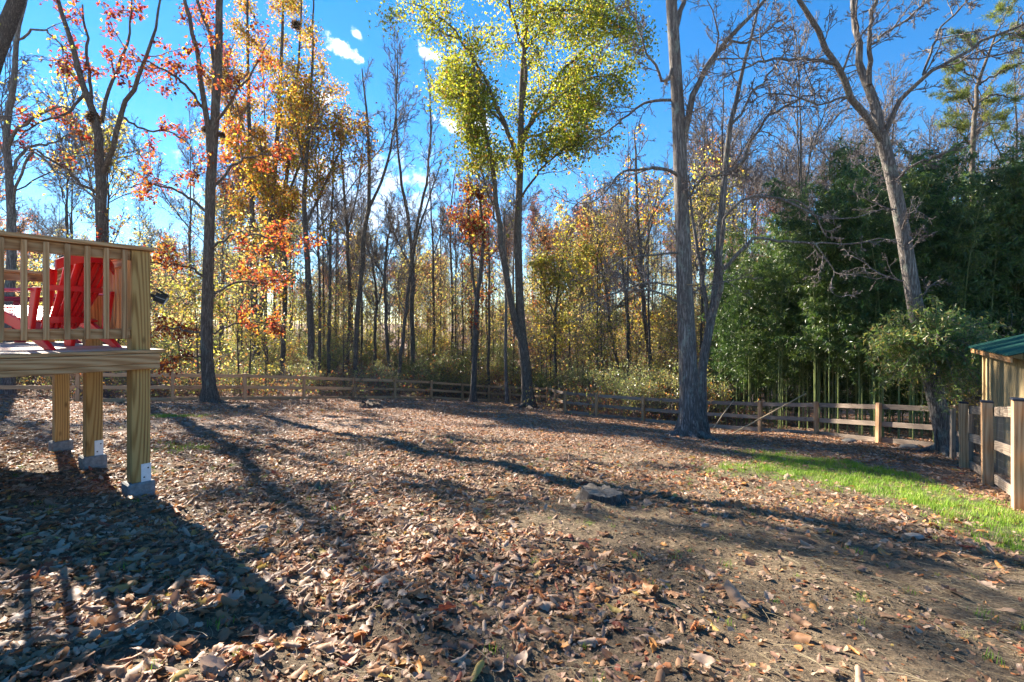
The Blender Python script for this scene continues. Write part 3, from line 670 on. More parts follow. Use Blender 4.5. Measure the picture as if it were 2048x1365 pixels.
# black lamp on the corner post
lp = at(305, 592, 4.62)
lamp = thing('wall_lantern', lp, 'small black louvred lantern fixed beside the corner deck post', 'lantern')
Ml = Matrix.Translation(lp) @ Matrix.Rotation(math.radians(40), 4, 'Z') @ Matrix.Rotation(math.radians(22), 4, 'Y')
def lbox(name, c, s, m, rot=None):
    me = chamfer_box(s[0], s[1], s[2], .003).copy(); me.materials.clear(); return link(name, me, lamp, Ml @ Matrix.Translation(c) @ (rot or Matrix.Identity(4)), m)
lbox('housing', (.06, 0, 0), (.09, .10, .085), BLACK); lbox('solar_panel', (.06, 0, .056), (.125, .12, .012), BLACK, Matrix.Rotation(.25, 4, 'Y'))
lbox('lamp_face', (.112, 0, -.01), (.012, .095, .075), LAMP_FACE, Matrix.Rotation(.2, 4, 'Y')); lbox('mounting_arm', (-.02, 0, 0), (.1, .03, .03), BLACK)
for q in range(3): lbox('louvre', (.06, -.054, -.025 + q * .025), (.08, .008, .006), LAMP_FACE if q == 1 else BLACK)

# ------------------------------------------------------------------ fences
def fence(name, posts, label, m_post, m_rail, hgt=1.07, pw=.10, side=1, mesh=True, skip=(), caps=False, rails=(.985, .53, .09), rh=.13, mesh_step=(.10, .05)):
    P = [ground_at(px, d) for px, py, d in posts]
    root = thing(name, P[0], label, 'fence')
    for i, p in enumerate(P):
        if i in skip: continue
        d = ((P[min(i + 1, len(P) - 1)] - P[max(i - 1, 0)]).to_2d()).normalized()
        tilt = Vector((RNG.normal(0, .008), RNG.normal(0, .008), 0))
        po = board('post', p - Vector((0, 0, .15)), p + Vector((0, 0, hgt)) + tilt, pw, pw, m_post, root, Vector((d.x, d.y, 0)))
        if caps: board('post_cap', p + Vector((0, 0, hgt - .005)) + tilt, p + Vector((0, 0, hgt + .02)) + tilt, pw + .018, pw + .018, CAP, po, Vector((d.x, d.y, 0)))
    for i in range(len(P) - 1):
        a, b = P[i].copy(), P[i + 1].copy(); d = (b - a).to_2d().normalized(); nrm = Vector((-d.y, d.x, 0)) * side; off = nrm * (pw * .5 + .017)
        gm = [float(G(*(a.lerp(b, t)).to_2d())) for t in (0, 1)]
        for h in rails:
            j = RNG.normal(0, .006)
            board('rail', Vector((a.x, a.y, gm[0] + h * hgt / 1.07 - .03 + j)) + off, Vector((b.x, b.y, gm[1] + h * hgt / 1.07 - .03)) + off, .03, rh, m_rail, root)
        if mesh:
            L = (b - a).length; mbw = MB(); mo = off + nrm * .022
            nv = int(L / mesh_step[1]); t = np.linspace(.0, 1, nv)[:, None]; A = np.array(a)[None] * (1 - t) + np.array(b)[None] * t + np.array(mo)
            Pv = np.stack([A + [0, 0, .03], A + [0, 0, hgt - .06]], 1); tubes(mbw, Pv, np.full((nv, 2), .0013), 3)
            hs_ = np.arange(.05, hgt - .05, mesh_step[0]); Ph = np.stack([np.array(a + mo)[None] + np.outer(hs_, [0, 0, 1]), np.array(b + mo)[None] + np.outer(hs_, [0, 0, 1])], 1)
            tubes(mbw, Ph, np.full((len(hs_), 2), .0015), 3); link('wire_mesh', mbw.mesh('wire_mesh', False), root, None, WIRE)
    return root
fence('rail_fence', LEFT_FENCE, 'brown three rail fence running across the back of the yard on the left', FENCE_WOOD, FENCE_WOOD, 1.07, .105, 1, True, (), False, (.985, .53, .09), .13, (.1, .1))
fence('rail_fence', CORNER, 'short pale grey fence run coming forward from the far corner', FENCE_WOOD, FENCE_GREY, 1.07, .105, 1, False, (0,))
fence('rail_fence', RIGHT_FENCE, 'weathered three rail fence with wire in front of the bamboo', FENCE_WOOD, FENCE_GREY, 1.07, .105, 1, True, (0,))
fence('pen_fence', PEN + [(2190, 1120, 3.5)], 'grey pen fence with black capped posts and wire at the right edge', FENCE_WOOD, FENCE_GREY, 1.13, .115, 1, True, (), True)
q = [ground_at(1941, 9.6), ground_at(1999, 8.0), ground_at(2090, 6.4)]
fence('pen_fence', [(1905, 0, 10.2), (1941, 0, 9.6), (1999, 0, 8.0), (2110, 0, 6.2)], 'thin inner pen fence between the capped fence and the shed', FENCE_GREY, FENCE_GREY, 1.02, .075, 1, True, (), False, (.53, .09), .10)

# ------------------------------------------------------------------ shed
SP = Vector((9.12, 9.3, 0)); sg = float(G(SP.x, SP.y)) - .05
def S(a, b, z): return SP - U * a - Vv * b + Vector((0, 0, z))   # a along the front wall, b into the shed
zt = CAMZ - .50
shed = thing('shed', S(0, 0, sg), 'yellow brown wooden shed with a green metal roof at the right edge', 'shed')
a = 0.0
while a < 3.0:
    board('siding_board', S(a + .098, 0, sg), S(a + .098, 0, zt), .19, .025, SHED_WOOD, shed, Vv, .006); a += .2
b = .1
while b < 2.3:
    board('siding_board', S(0, b + .1, sg), S(0, b + .1, zt + .33 * b), .19, .025, SHED_WOOD, shed, U, .006); b += .2
board('corner_trim', S(-.012, -.012, sg), S(-.012, -.012, zt + .02), .075, .075, SHED_WOOD, shed, U)
board('eave_fascia', S(-.28, -.17, zt + .02), S(3.1, -.17, zt + .02), .03, .10, DECK_WOOD, shed)
board('rake_fascia', S(-.27, -.15, zt + .02), S(-.27, 2.4, zt + .02 + .33 * 2.55), .03, .10, DECK_WOOD, shed)
# corrugated roof sheet
mb = MB(); nn = 240; A = np.linspace(-.33, 3.2, nn); z0 = zt + .075 + .018 * (np.abs(((A / .18) % 1) - .5) < .12)
f0 = np.array([S(a, -.22, z) for a, z in zip(A, z0)]); f1 = np.array([S(a, 2.45, z + .33 * 2.67) for a, z in zip(A, z0)]); e = np.array([0, 0, -.012])
V = np.concatenate([f0, f1, f0 + e, f1 + e]); i = np.arange(nn - 1)
mb.add(V, Q=np.concatenate([np.stack([i, i + 1, nn + i + 1, nn + i], -1), np.stack([2 * nn + i, 3 * nn + i, 3 * nn + i + 1, 2 * nn + i + 1], -1), np.stack([i, 2 * nn + i, 2 * nn + i + 1, i + 1], -1), [[0, nn, 3 * nn, 2 * nn]]]))
link('roof', mb.mesh('roof', False), shed, None, GREEN_METAL)

# ------------------------------------------------------------------ trees from photo outlines
LW = 1.0
def limb(poly, Y, n=16, wob=.0, dY=0.0):
    pts = []; rr = []
    for k, (px, py, wd) in enumerate(poly):
        y = Y + dY * k / max(1, len(poly) - 1); p = at(px, py, y); pts.append((*p, LW * wd / F * y / 2))
    Cc = catmull(pts, n); P = Cc[:, :3].copy()
    if wob: P[1:-1] += RNG.normal(0, wob, (n - 2, 3))
    return P, np.maximum(Cc[:, 3], .006)
def flare(base, amp, h0, m, ph):
    def f(P, th):
        h = P[..., 2] - base.z; k = np.exp(-np.clip(h, 0, 9) / h0)[..., None]
        return 1 + amp * k * (.45 + .55 * np.cos(m * th + ph)) ** 1
    return f
def build_tree(name, label, base, mains, bark, spec, leafspec=None, group=None, cat='tree', roots=0, lobes=5, twig=None, seed=None, fl=(.8, .35), cap=.42):
    """mains: [(P,R)...] first one is the trunk. spec: list of levels (count, t0, t1, angle, length, n, jitter, up, rfac, rmin, sides)"""
    root = thing(name, base, label, cat, group)
    mb = MB(); P, R = mains[0]
    tubes(mb, P, R, 18, lobes=flare(base, fl[0], fl[1], lobes, RNG.uniform(0, 6)))
    for (p, r) in mains[1:]: tubes(mb, p, r, 9)
    for k in range(roots):
        a = k / roots * 6.283 + RNG.uniform(-.3, .3); r0 = R[0]; L = r0 * RNG.uniform(2.0, 4.2); pts = []
        for s in np.linspace(0, 1, 8):
            x = base.x + math.cos(a + .25 * s) * (r0 * .55 + L * s); y = base.y + math.sin(a + .25 * s) * (r0 * .55 + L * s); pts.append((x, y, float(G(x, y)) + .26 * r0 / .35 * (1 - s) ** 2 - .03 - .03 * s))
        tubes(mb, np.array(pts), np.linspace(r0 * .42, r0 * .10, 8), 8)
    link('trunk', mb.mesh('trunk'), root, None, bark)
    # branches
    nmax = 16
    PP = np.stack([p if len(p) == nmax else catmull(p, nmax) for p, r in mains]); RR = np.stack([r if len(r) == nmax else np.interp(np.linspace(0, 1, nmax), np.linspace(0, 1, len(r)), r) for p, r in mains])
    mb = MB(); lv = [(PP, RR)]
    for li_, sp in enumerate(spec):
        cnt, t0, t1, ang, ln, n, jit, up, rf, rmin, sides = sp
        P, R = lv[-1]
        if li_ > 0: ln = ln * prevL
        if li_ == 0: ln = np.minimum(ln, cap * np.linalg.norm(np.diff(PP, axis=1), axis=2).sum(1))
        cP, cR, cL = grow(P, R, cnt, t0, t1, ang, ln, n, jit, up, rf, rmin); prevL = cL
        tubes(mb, cP, cR, sides); lv.append((cP, cR))
    link('branches', mb.mesh('branches'), root, None, twig or TWIG)['kind'] = 'stuff'
    if leafspec:
        mbl = MB()
        for (lev, num, L, asp, droop, pal, spread, zr) in leafspec:
            c = along(lv[lev][0], num)
            if zr is not None: c = c[(c[:, 2] > zr[0]) & (c[:, 2] < zr[1])]
            leaves(mbl, c + RNG.normal(0, spread, c.shape), L, asp, droop, pal)
        o = link('foliage', mbl.mesh('foliage', False), root, None, LEAF); o['kind'] = 'stuff'
    return root, lv
def zpx(py, Y): return CAMZ + (HZ - py) / F * Y

RED_P = [((.21, .04, .025), 4), ((.32, .095, .025), 3), ((.13, .03, .025), 3), ((.36, .16, .03), 2), ((.40, .27, .04), .8)]
ORANGE_P = [((.34, .13, .025), 3), ((.36, .20, .03), 3), ((.38, .29, .035), 3), ((.20, .075, .03), 2.5), ((.20, .20, .035), 3)]
YELLOW_P = [((.46, .38, .05), 3), ((.36, .34, .07), 3), ((.42, .24, .05), 1.5), ((.26, .27, .06), 2)]
OAKG_P = [((.18, .24, .025), 4), ((.26, .30, .03), 4), ((.32, .28, .04), 1.6), ((.28, .15, .04), .6), ((.09, .125, .02), 2)]
RUSSET_P = [((.26, .10, .05), 3), ((.34, .17, .07), 3), ((.20, .08, .06), 2), ((.40, .26, .08), 1)]
OLIVE_P = [((.26, .27, .08), 3), ((.36, .34, .12), 3), ((.40, .32, .14), 2), ((.18, .21, .07), 2), ((.38, .26, .14), 2)]

HERO = [(8, .2, .98, .9, 2.6, 8, .17, .03, .016, .012, 5), (7, .12, 1, .85, .55, 7, .24, .03, .016, .009, 4), (5, .12, 1, .8, .55, 5, .28, .03, .016, .007, 3), (4, .1, 1, .75, .55, 4, .28, .02, .016, .005, 3)]
def spec_len(sp, L): return [tuple(list(s[:4]) + [L if i == 0 else s[4]] + list(s[5:])) for i, s in enumerate(sp)]

# main grey tree in the yard
LW = 0.64
b1 = ray(1380, 874); Y = b1.y
m1 = [limb([(1381, 880, 66), (1380, 845, 62), (1378, 800, 57), (1375, 700, 53), (1370, 600, 50), (1366, 480, 45), (1362, 380, 43), (1358, 260, 40), (1352, 150, 36), (1345, 40, 34), (1338, -80, 29), (1330, -250, 20), (1325, -420, 8)], Y, 26),
      limb([(1366, 290, 20), (1376, 235, 20), (1388, 190, 19), (1405, 150, 17), (1432, 108, 15), (1470, 65, 13), (1520, 12, 11), (1560, -60, 8), (1600, -160, 4)], Y, 16, .02, -.8),
      limb([(1352, 60, 15), (1362, 20, 15), (1378, -30, 13), (1395, -110, 10), (1410, -220, 5)], Y, 16, .02, .5),
      limb([(1360, 507, 8), (1340, 506, 7), (1303, 510, 6), (1270, 514, 6), (1243, 521, 5), (1215, 541, 4), (1165, 565, 2)], Y, 16, .01, -1.2),
      limb([(1364, 574, 7), (1340, 572, 6), (1303, 565, 5), (1256, 577, 4), (1215, 590, 3), (1180, 600, 2)], Y, 16, .01, 1.2),
      limb([(1366, 606, 8), (1345, 600, 7), (1316, 585, 6), (1259, 579, 5), (1215, 592, 4), (1165, 615, 2)], Y, 16, .01, -.6),
      limb([(1358, 355, 11), (1330, 340, 10), (1290, 337, 8), (1245, 345, 7), (1205, 388, 5), (1150, 425, 2)], Y, 16, .02, -1.5),
      limb([(1355, 203, 10), (1325, 200, 9), (1290, 207, 8), (1250, 235, 6), (1215, 262, 5), (1165, 300, 2)], Y, 16, .02, 1.0),
      limb([(1350, 130, 10), (1325, 165, 9), (1312, 130, 8), (1290, 100, 6), (1270, 40, 5), (1240, 0, 3)], Y, 16, .02, -1),
      limb([(1366, 420, 8), (1385, 380, 7), (1410, 355, 6), (1450, 350, 4), (1490, 340, 2)], Y, 16, .02, -1),
      limb([(1405, 150, 9), (1450, 95, 8), (1495, 85, 6), (1540, 60, 4), (1570, 20, 3)], Y - .4, 16, .02, 0)]
build_tree('yard_tree', 'thick grey bare trunk with spreading roots standing in front of the right fence', b1, m1, BARK_GREY, spec_len(HERO, 1.7), roots=7, fl=(.9, .28), lobes=6)
cordP = [(b1.x - .02 + .225 * math.cos(t), Y + .225 * math.sin(t), zpx(571, Y)) for t in np.linspace(0, 6.283, 25)]
mb = MB(); tubes(mb, np.array(cordP), np.full(25, .012), 6); link('cord', mb.mesh('cord'), None, None, CORD); tag(bpy.data.objects['cord'], 'thin cord tied round the thick grey trunk', 'cord')
# companion stem
LW = 0.8
b2 = ray(1404, 868); Y2 = Y + .55
m2 = [limb([(1408, 872, 30), (1404, 850, 26), (1404, 780, 24), (1405, 740, 22), (1415, 680, 20), (1428, 610, 20), (1435, 540, 18), (1440, 470, 17), (1447, 380, 15), (1458, 270, 12), (1475, 190, 10), (1490, 120, 8), (1510, 40, 6), (1530, -60, 3)], Y2, 22, .01),
      limb([(1418, 660, 13), (1432, 611, 13), (1443, 571, 12), (1440, 530, 11), (1447, 450, 9), (1452, 430, 7), (1490, 399, 7), (1527, 394, 6), (1564, 399, 6), (1619, 425, 5), (1648, 436, 4), (1700, 436, 3), (1769, 418, 1.5)], Y2, 24, .01, -1.8),
      limb([(1418, 650, 11), (1410, 583, 10), (1400, 520, 9), (1390, 466, 8), (1382, 410, 6), (1376, 350, 4)], Y2, 16, .02, .6),
      limb([(1447, 540, 10), (1470, 515, 9), (1500, 483, 8), (1520, 477, 7), (1560, 483, 6), (1615, 486, 5), (1680, 489, 4), (1714, 487, 4), (1760, 478, 2.5), (1800, 480, 1.5)], Y2 - .5, 22, .01, -1.2),
      limb([(1564, 399, 5), (1600, 405, 4), (1632, 435, 4), (1650, 470, 3), (1665, 478, 2.5), (1690, 478, 1.5)], Y2 - 1.2, 16, .01, 0),
      limb([(1630, 487, 3.5), (1650, 515, 3), (1668, 545, 2.5), (1660, 575, 2), (1672, 592, 1.5), (1690, 594, 1)], Y2 - 1.2, 16, .01, 0),
      limb([(1450, 350, 9), (1480, 330, 8), (1500, 290, 7), (1530, 240, 6), (1580, 205, 5), (1640, 180, 3)], Y2, 16, .03, -1),
      limb([(1462, 250, 7), (1490, 215, 6), (1520, 170, 5), (1560, 120, 4), (1600, 60, 2)], Y2, 16, .03, .6),
      limb([(1436, 520, 5), (1420, 500, 5), (1396, 510, 4), (1390, 530, 4), (1400, 545, 2)], Y2 - .3, 16, .01, 0)]
build_tree('yard_tree', 'slim pale bare tree leaning out from behind the thick grey trunk', b2, m2, BARK_GREY, spec_len([(4, .2, .98, .9, 1, 8, .2, .0, .016, .011, 5)] + HERO[1:], 1.25), roots=0, fl=(.4, .2))
# leaning bare tree on the right
LW = 0.74
b3 = ray(1897, 905); Y3 = b3.y
m3 = [limb([(1899, 912, 54), (1893, 880, 47), (1885, 850, 44), (1868, 780, 40), (1848, 690, 38), (1832, 620, 36), (1815, 520, 33), (1800, 430, 32), (1785, 360, 30), (1768, 290, 30), (1757, 258, 26)], Y3, 24),
      limb([(1765, 285, 20), (1740, 248, 18), (1700, 190, 17), (1665, 120, 15), (1635, 60, 14), (1605, 10, 12), (1580, -40, 10), (1540, -130, 6), (1500, -220, 3)], Y3, 16, .02, -.8),
      limb([(1762, 280, 26), (1753, 220, 24), (1738, 170, 22), (1722, 130, 18), (1713, 70, 15), (1707, 10, 13), (1700, -80, 9), (1690, -200, 4)], Y3, 16, .02, .5),
      limb([(1738, 170, 14), (1741, 120, 12), (1738, 70, 10), (1750, 10, 9), (1765, -80, 5)], Y3, 16, .02, -.5),
      limb([(1768, 268, 14), (1790, 215, 12), (1815, 185, 11), (1850, 148, 10), (1900, 125, 9), (1960, 85, 8), (2030, 55, 6), (2110, 25, 4)], Y3, 16, .02, -1.4),
      limb([(1846, 150, 6), (1863, 105, 6), (1882, 55, 5), (1930, 5, 4), (1950, -50, 2)], Y3 - .5, 16, .02, 0),
      limb([(1788, 372, 9), (1806, 345, 8), (1830, 330, 7), (1870, 312, 5), (1910, 300, 3)], Y3, 16, .02, -1),
      limb([(1668, 128, 9), (1620, 121, 8), (1560, 119, 7), (1500, 131, 5), (1440, 165, 3)], Y3 - .3, 16, .03, -1),
      limb([(1700, 195, 6), (1640, 205, 5), (1590, 195, 4), (1530, 190, 3), (1490, 210, 2)], Y3 - .2, 16, .03, .6),
      limb([(1738, 95, 7), (1780, 60, 6), (1830, 30, 5), (1850, -10, 3)], Y3, 16, .03, .6),
      limb([(1818, 488, 4), (1835, 470, 3), (1850, 452, 2)], Y3 - .2, 16, .01, -.4), limb([(1820, 500, 3), (1845, 478, 3), (1868, 470, 1.5)], Y3 - .2, 16, .01, -.5)]
build_tree('yard_tree', 'leaning bare grey tree that rises out of the bushy green shrub on the right', b3, m3, BARK_GREY, spec_len(HERO, 1.8), roots=5, fl=(.55, .22))
# yellow green oak with twin stems
LW = 0.72
b4 = ray(1055, 816); Y4 = b4.y
m4 = [limb([(1056, 820, 38), (1055, 800, 33), (1052, 740, 29), (1046, 690, 27), (1041, 640, 25), (1038, 560, 22), (1036, 450, 20), (1040, 340, 19), (1042, 240, 17), (1046, 130, 14), (1056, 20, 11), (1060, -80, 8), (1062, -200, 3)], Y4, 26),
      limb([(1046, 690, 20), (1033, 665, 20), (1022, 600, 19), (1012, 540, 18), (1003, 480, 16), (992, 400, 14), (984, 320, 13), (972, 260, 11), (960, 212, 9), (948, 140, 6), (935, 60, 3)], Y4, 16, .03, -1.5),
      limb([(1038, 345, 14), (1026, 300, 13), (1012, 260, 12), (985, 190, 10), (955, 130, 8), (915, 70, 6), (870, 25, 4), (810, 5, 2)], Y4, 16, .05, -2),
      limb([(1042, 300, 13), (1060, 250, 12), (1088, 200, 10), (1120, 150, 8), (1170, 100, 6), (1230, 60, 3)], Y4, 16, .05, 2),
      limb([(1046, 200, 11), (1052, 120, 10), (1030, 50, 8), (1010, -30, 6), (990, -120, 3)], Y4, 16, .05, -2),
      limb([(1044, 270, 9), (1080, 230, 8), (1120, 195, 7), (1170, 160, 5), (1235, 150, 3)], Y4, 16, .05, -2.5),
      limb([(1050, 100, 9), (1090, 50, 8), (1140, 10, 6), (1200, -40, 3)], Y4, 16, .05, 2),
      limb([(1040, 400, 7), (1070, 352, 6), (1112, 310, 4), (1165, 280, 2)], Y4, 16, .05, -2.5), limb([(1043, 280, 8), (1100, 262, 7), (1150, 240, 5), (1190, 225, 3)], Y4, 16, .05, 2), limb([(1000, 470, 6), (975, 380, 5), (960, 330, 3)], Y4, 16, .05, -1),
      limb([(1056, 30, 8), (1120, 20, 7), (1190, 30, 5), (1255, 60, 3)], Y4, 16, .05, -2),
      limb([(968, 250, 6), (955, 225, 5), (945, 240, 3), (938, 262, 2)], Y4 - 1, 16, .03, -.5),
      limb([(1010, 255, 7), (960, 205, 6), (920, 190, 4), (890, 150, 2)], Y4, 16, .05, 2)]
build_tree('oak_tree', 'tall twin stemmed oak with yellow green crown above the fence corner', b4, m4, BARK_BROWN,
           [(12, .28, .98, .9, 3.0, 8, .16, .04, .014, .02, 5), (8, .15, 1, .85, .5, 6, .2, .0, .014, .012, 3), (4, .15, 1, .8, .55, 4, .2, -.02, .014, .008, 3)],
           [(3, 36000, .15, .7, .5, OAKG_P, .30, (zpx(345, Y4), 99)), (2, 14000, .15, .7, .5, OAKG_P, .5, (zpx(330, Y4), 99)), (3, 900, .19, .7, .5, YELLOW_P, .2, (zpx(560, Y4), zpx(330, Y4)))], roots=5, fl=(.5, .5), cap=.8)
# thin red leaved tree and straight pole tree next to it
LW = 0.9
b5 = ray(947, 806); Y5 = b5.y
m5 = [limb([(946, 810, 16), (947, 780, 13), (950, 700, 12), (952, 640, 11), (955, 590, 10), (962, 540, 9), (966, 480, 7), (962, 420, 5), (955, 360, 3)], Y5, 22), limb([(953, 600, 7), (946, 560, 6), (942, 500, 6), (938, 440, 5), (934, 380, 3)], Y5, 16, .02)]
build_tree('slim_tree', 'slim dark tree with scarlet leaf sprays left of the twin stemmed oak', b5, m5, BARK_DARK, [(8, .3, .98, .9, 2.2, 7, .2, .02, .014, .012, 4), (5, .2, 1, .8, .5, 5, .2, 0, .014, .009, 3)],
           [(2, 900, .2, .6, .5, RED_P, .18, (zpx(660, Y5), zpx(560, Y5))), (2, 2600, .2, .6, .5, RED_P + OLIVE_P[:1], .22, (zpx(520, Y5), 99))])
b6 = ray(1012, 808)
m6 = [limb([(1014, 811, 8), (1013, 780, 7), (1011, 700, 7), (1012, 620, 6), (1010, 520, 5), (1008, 420, 3)], b6.y, 16)]
build_tree('slim_tree', 'thin straight bare stem just left of the twin stemmed oak', b6, m6, BARK_GREY, [(9, .45, .98, .9, 1.4, 6, .2, .03, .014, .011, 3), (4, .2, 1, .8, .5, 4, .2, 0, .014, .008, 3)])
# red oak left of centre
LW = 0.82
b7 = ray(420, 809); Y7 = b7.y
m7 = [limb([(421, 814, 36), (420, 795, 31), (416, 740, 28), (414, 650, 26), (416, 560, 24), (418, 480, 23), (420, 400, 22), (424, 330, 21), (428, 270, 20), (433, 180, 19), (438, 90, 17), (440, 0, 15), (442, -120, 11), (445, -300, 4)], Y7, 26, .008),
      limb([(423, 335, 14), (412, 240, 13), (405, 180, 12), (395, 110, 10), (380, 40, 9), (365, -30, 7), (350, -120, 3)], Y7, 16, .02, -.8), limb([(432, 150, 9), (418, 70, 8), (396, 0, 7), (380, -90, 3)], Y7, 16, .02, .8),
      limb([(416, 560, 6), (380, 535, 5), (330, 530, 4), (270, 520, 2)], Y7, 16, .03, -1.5), limb([(416, 600, 6), (460, 570, 5), (520, 565, 4), (590, 555, 2)], Y7, 16, .03, 1),
      limb([(417, 500, 6), (470, 470, 5), (530, 470, 4), (600, 480, 2)], Y7, 16, .03, -1.5), limb([(415, 680, 5), (460, 650, 4), (520, 645, 3), (575, 655, 2)], Y7, 16, .03, .6),
      limb([(415, 670, 5), (370, 660, 4), (330, 655, 3), (300, 665, 2)], Y7, 16, .03, .8), limb([(418, 430, 7), (370, 390, 6), (310, 370, 4), (250, 375, 2)], Y7, 16, .03, 1.5),
      limb([(421, 380, 7), (470, 330, 6), (520, 310, 4), (570, 320, 2)], Y7, 16, .03, 1.5), limb([(410, 220, 7), (360, 160, 6), (310, 130, 4), (260, 120, 2)], Y7, 16, .03, -1.5),
      limb([(415, 720, 4), (390, 712, 3), (350, 720, 3), (310, 735, 2)], Y7, 16, .02, -1), limb([(430, 250, 7), (470, 190, 6), (510, 140, 4), (540, 80, 2)], Y7, 16, .03, -1.5)]
build_tree('oak_tree', 'straight dark trunk with red and orange leaf sprays left of centre', b7, m7, BARK_BROWN, [(5, .3, .98, .85, 1.7, 7, .18, .01, .014, .011, 4), (5, .15, 1, .8, .5, 5, .2, .0, .014, .007, 3), (4, .15, 1, .8, .55, 4, .2, -.02, .014, .0045, 3)],
           [(3, 6500, .115, .6, .3, RED_P, .1, (zpx(760, Y7), zpx(330, Y7))), (3, 5200, .115, .6, .3, RED_P, .1, (zpx(330, Y7), 99))], roots=6, fl=(.7, .25))
# big forked trees at far left
LW = 0.78
Y8 = 19.5; b8 = ground_at(206, Y8)
m8 = [limb([(206, 790, 30), (205, 740, 27), (204, 600, 26), (203, 470, 25), (200, 390, 23), (202, 345, 22), (196, 270, 18), (188, 225, 16), (170, 180, 14), (150, 110, 12), (130, 50, 10), (112, -20, 8), (95, -120, 4)], Y8, 26, .02),
      limb([(204, 350, 14), (214, 330, 13), (225, 300, 12), (245, 220, 11), (270, 170, 10), (295, 110, 8), (312, 50, 6), (325, -30, 4), (335, -120, 2)], Y8, 16, .04, -1.5), limb([(193, 262, 9), (182, 200, 8), (178, 150, 7), (172, 80, 6), (165, 10, 4)], Y8, 16, .03, 1),
      limb([(204, 245, 9), (218, 180, 8), (236, 130, 7), (255, 90, 6), (262, 20, 4), (266, -60, 2)], Y8 + .3, 16, .03, 1), limb([(200, 390, 8), (165, 370, 7), (120, 335, 6), (70, 305, 4), (20, 290, 2)], Y8, 16, .04, -1),
      limb([(172, 185, 7), (130, 230, 6), (90, 240, 5), (40, 275, 3)], Y8, 16, .03, -1), limb([(240, 235, 6), (290, 260, 5), (340, 265, 4), (380, 290, 2)], Y8, 16, .03, 1)]
build_tree('forked_tree', 'big dark forked tree with sparse red leaves rising behind the deck railing', b8, m8, BARK_BROWN, spec_len([(5, .25, .98, .9, 2.4, 8, .2, .02, .015, .016, 4), (6, .15, 1, .85, .5, 6, .26, .02, .016, .010, 3), (5, .12, 1, .8, .5, 4, .28, .02, .016, .007, 3)], 2.4),
           [(3, 2400, .17, .6, .3, RED_P, .1, (zpx(300, Y8), 99)), (3, 800, .17, .6, .3, RED_P, .1, (zpx(500, Y8), zpx(300, Y8)))], roots=4)
LW = 0.75
Y9 = 17.5; b9 = ground_at(14, Y9)
m9 = [limb([(14, 815, 28), (15, 770, 25), (20, 640, 23), (22, 450, 19), (17, 320, 16), (14, 250, 15), (25, 190, 13), (32, 100, 11), (45, 20, 9), (60, -60, 6), (70, -160, 3)], Y9, 24, .02),
      limb([(16, 300, 9), (30, 262, 8), (60, 245, 7), (110, 215, 5), (160, 222, 3)], Y9, 16, .03, -1), limb([(20, 350, 8), (50, 300, 7), (90, 290, 6), (140, 272, 3)], Y9, 16, .03, 1), limb([(22, 420, 7), (60, 310, 6), (110, 340, 5), (160, 375, 3), (200, 400, 2)], Y9, 16, .03, -1),
      limb([(14, 250, 9), (-20, 200, 8), (-60, 150, 6), (-100, 60, 3)], Y9, 16, .03, 1), limb([(36, 80, 6), (80, 60, 5), (120, 90, 4), (150, 140, 2)], Y9, 16, .03, -1)]
build_tree('forked_tree', 'slender grey bare tree at the left edge of the woods', b9, m9, BARK_GREY, spec_len([(5, .25, .98, .9, 2.2, 8, .22, .02, .015, .015, 4), (6, .15, 1, .85, .5, 6, .28, .02, .016, .010, 3), (5, .12, 1, .8, .5, 4, .28, .02, .016, .0065, 3)], 2.1),
           [(3, 160, .15, .6, .4, YELLOW_P, .1, (zpx(200, Y9), 99))], roots=3)
LW = 0.9
Y10 = 12.5; b10 = ground_at(-110, Y10)
m10 = [limb([(-110, 830, 52), (-95, 700, 46), (-72, 500, 42), (-40, 250, 37), (-8, 100, 33), (14, 50, 30), (34, 0, 27), (60, -80, 21), (95, -200, 13), (125, -340, 5)], Y10, 24, .01), limb([(-60, 380, 16), (-110, 250, 13), (-150, 100, 9), (-180, -60, 4)], Y10, 16, .03, 1)]
build_tree('yard_tree', 'dark leaning trunk crossing the top left corner of the view', b10, m10, BARK_DARK, spec_len(HERO[:3], 2.0), [(3, 260, .13, .6, .4, YELLOW_P, .1, (zpx(220, Y10), 99))], roots=4)

LW = 0.78
# yellow and orange trees behind the left fence
def photo_tree(name, label, Y, polys, bark, spec, leafspec=None, roots=0, dY=1.5):
    b = ground_at(polys[0][0][0], Y); pl = [list(p) for p in polys]
    gy_ = HZ - (b.z - CAMZ) / Y * F; pl[0][0] = (pl[0][0][0], gy_ + 3, pl[0][0][2])
    if pl[0][1][1] > gy_ - 10: pl[0][1] = (pl[0][1][0], gy_ - 12, pl[0][1][2])
    ms = [limb(p, Y, 24 if i == 0 else 16, .02, 0 if i == 0 else RNG.uniform(-dY, dY)) for i, p in enumerate(pl)]
    return build_tree(name, label, b, ms, bark, spec, leafspec, roots=roots, fl=(.4, .4), cap=.6)
LEAFY = [(12, .2, .98, .85, 3.6, 7, .18, .04, .013, .016, 4), (6, .15, 1, .8, .5, 5, .22, .02, .014, .011, 3), (4, .15, 1, .8, .55, 4, .2, -.02, .014, .008, 3)]
photo_tree('autumn_tree', 'double stemmed tree with orange and yellow leaves behind the left fence', 32,
           [[(513, 790, 24), (513, 760, 21), (512, 690, 19), (510, 600, 15), (507, 520, 13), (505, 430, 12), (500, 300, 10), (497, 180, 8), (495, 60, 6), (495, -100, 3)], [(514, 655, 15), (527, 580, 14), (535, 500, 13), (545, 400, 12), (553, 300, 11), (560, 180, 9), (565, 60, 7), (568, -80, 3)],
            [(505, 400, 7), (480, 330, 6), (465, 240, 4), (455, 140, 2)]], BARK_DARK, LEAFY, [(3, 15000, .17, .6, .5, ORANGE_P, .26, None)])
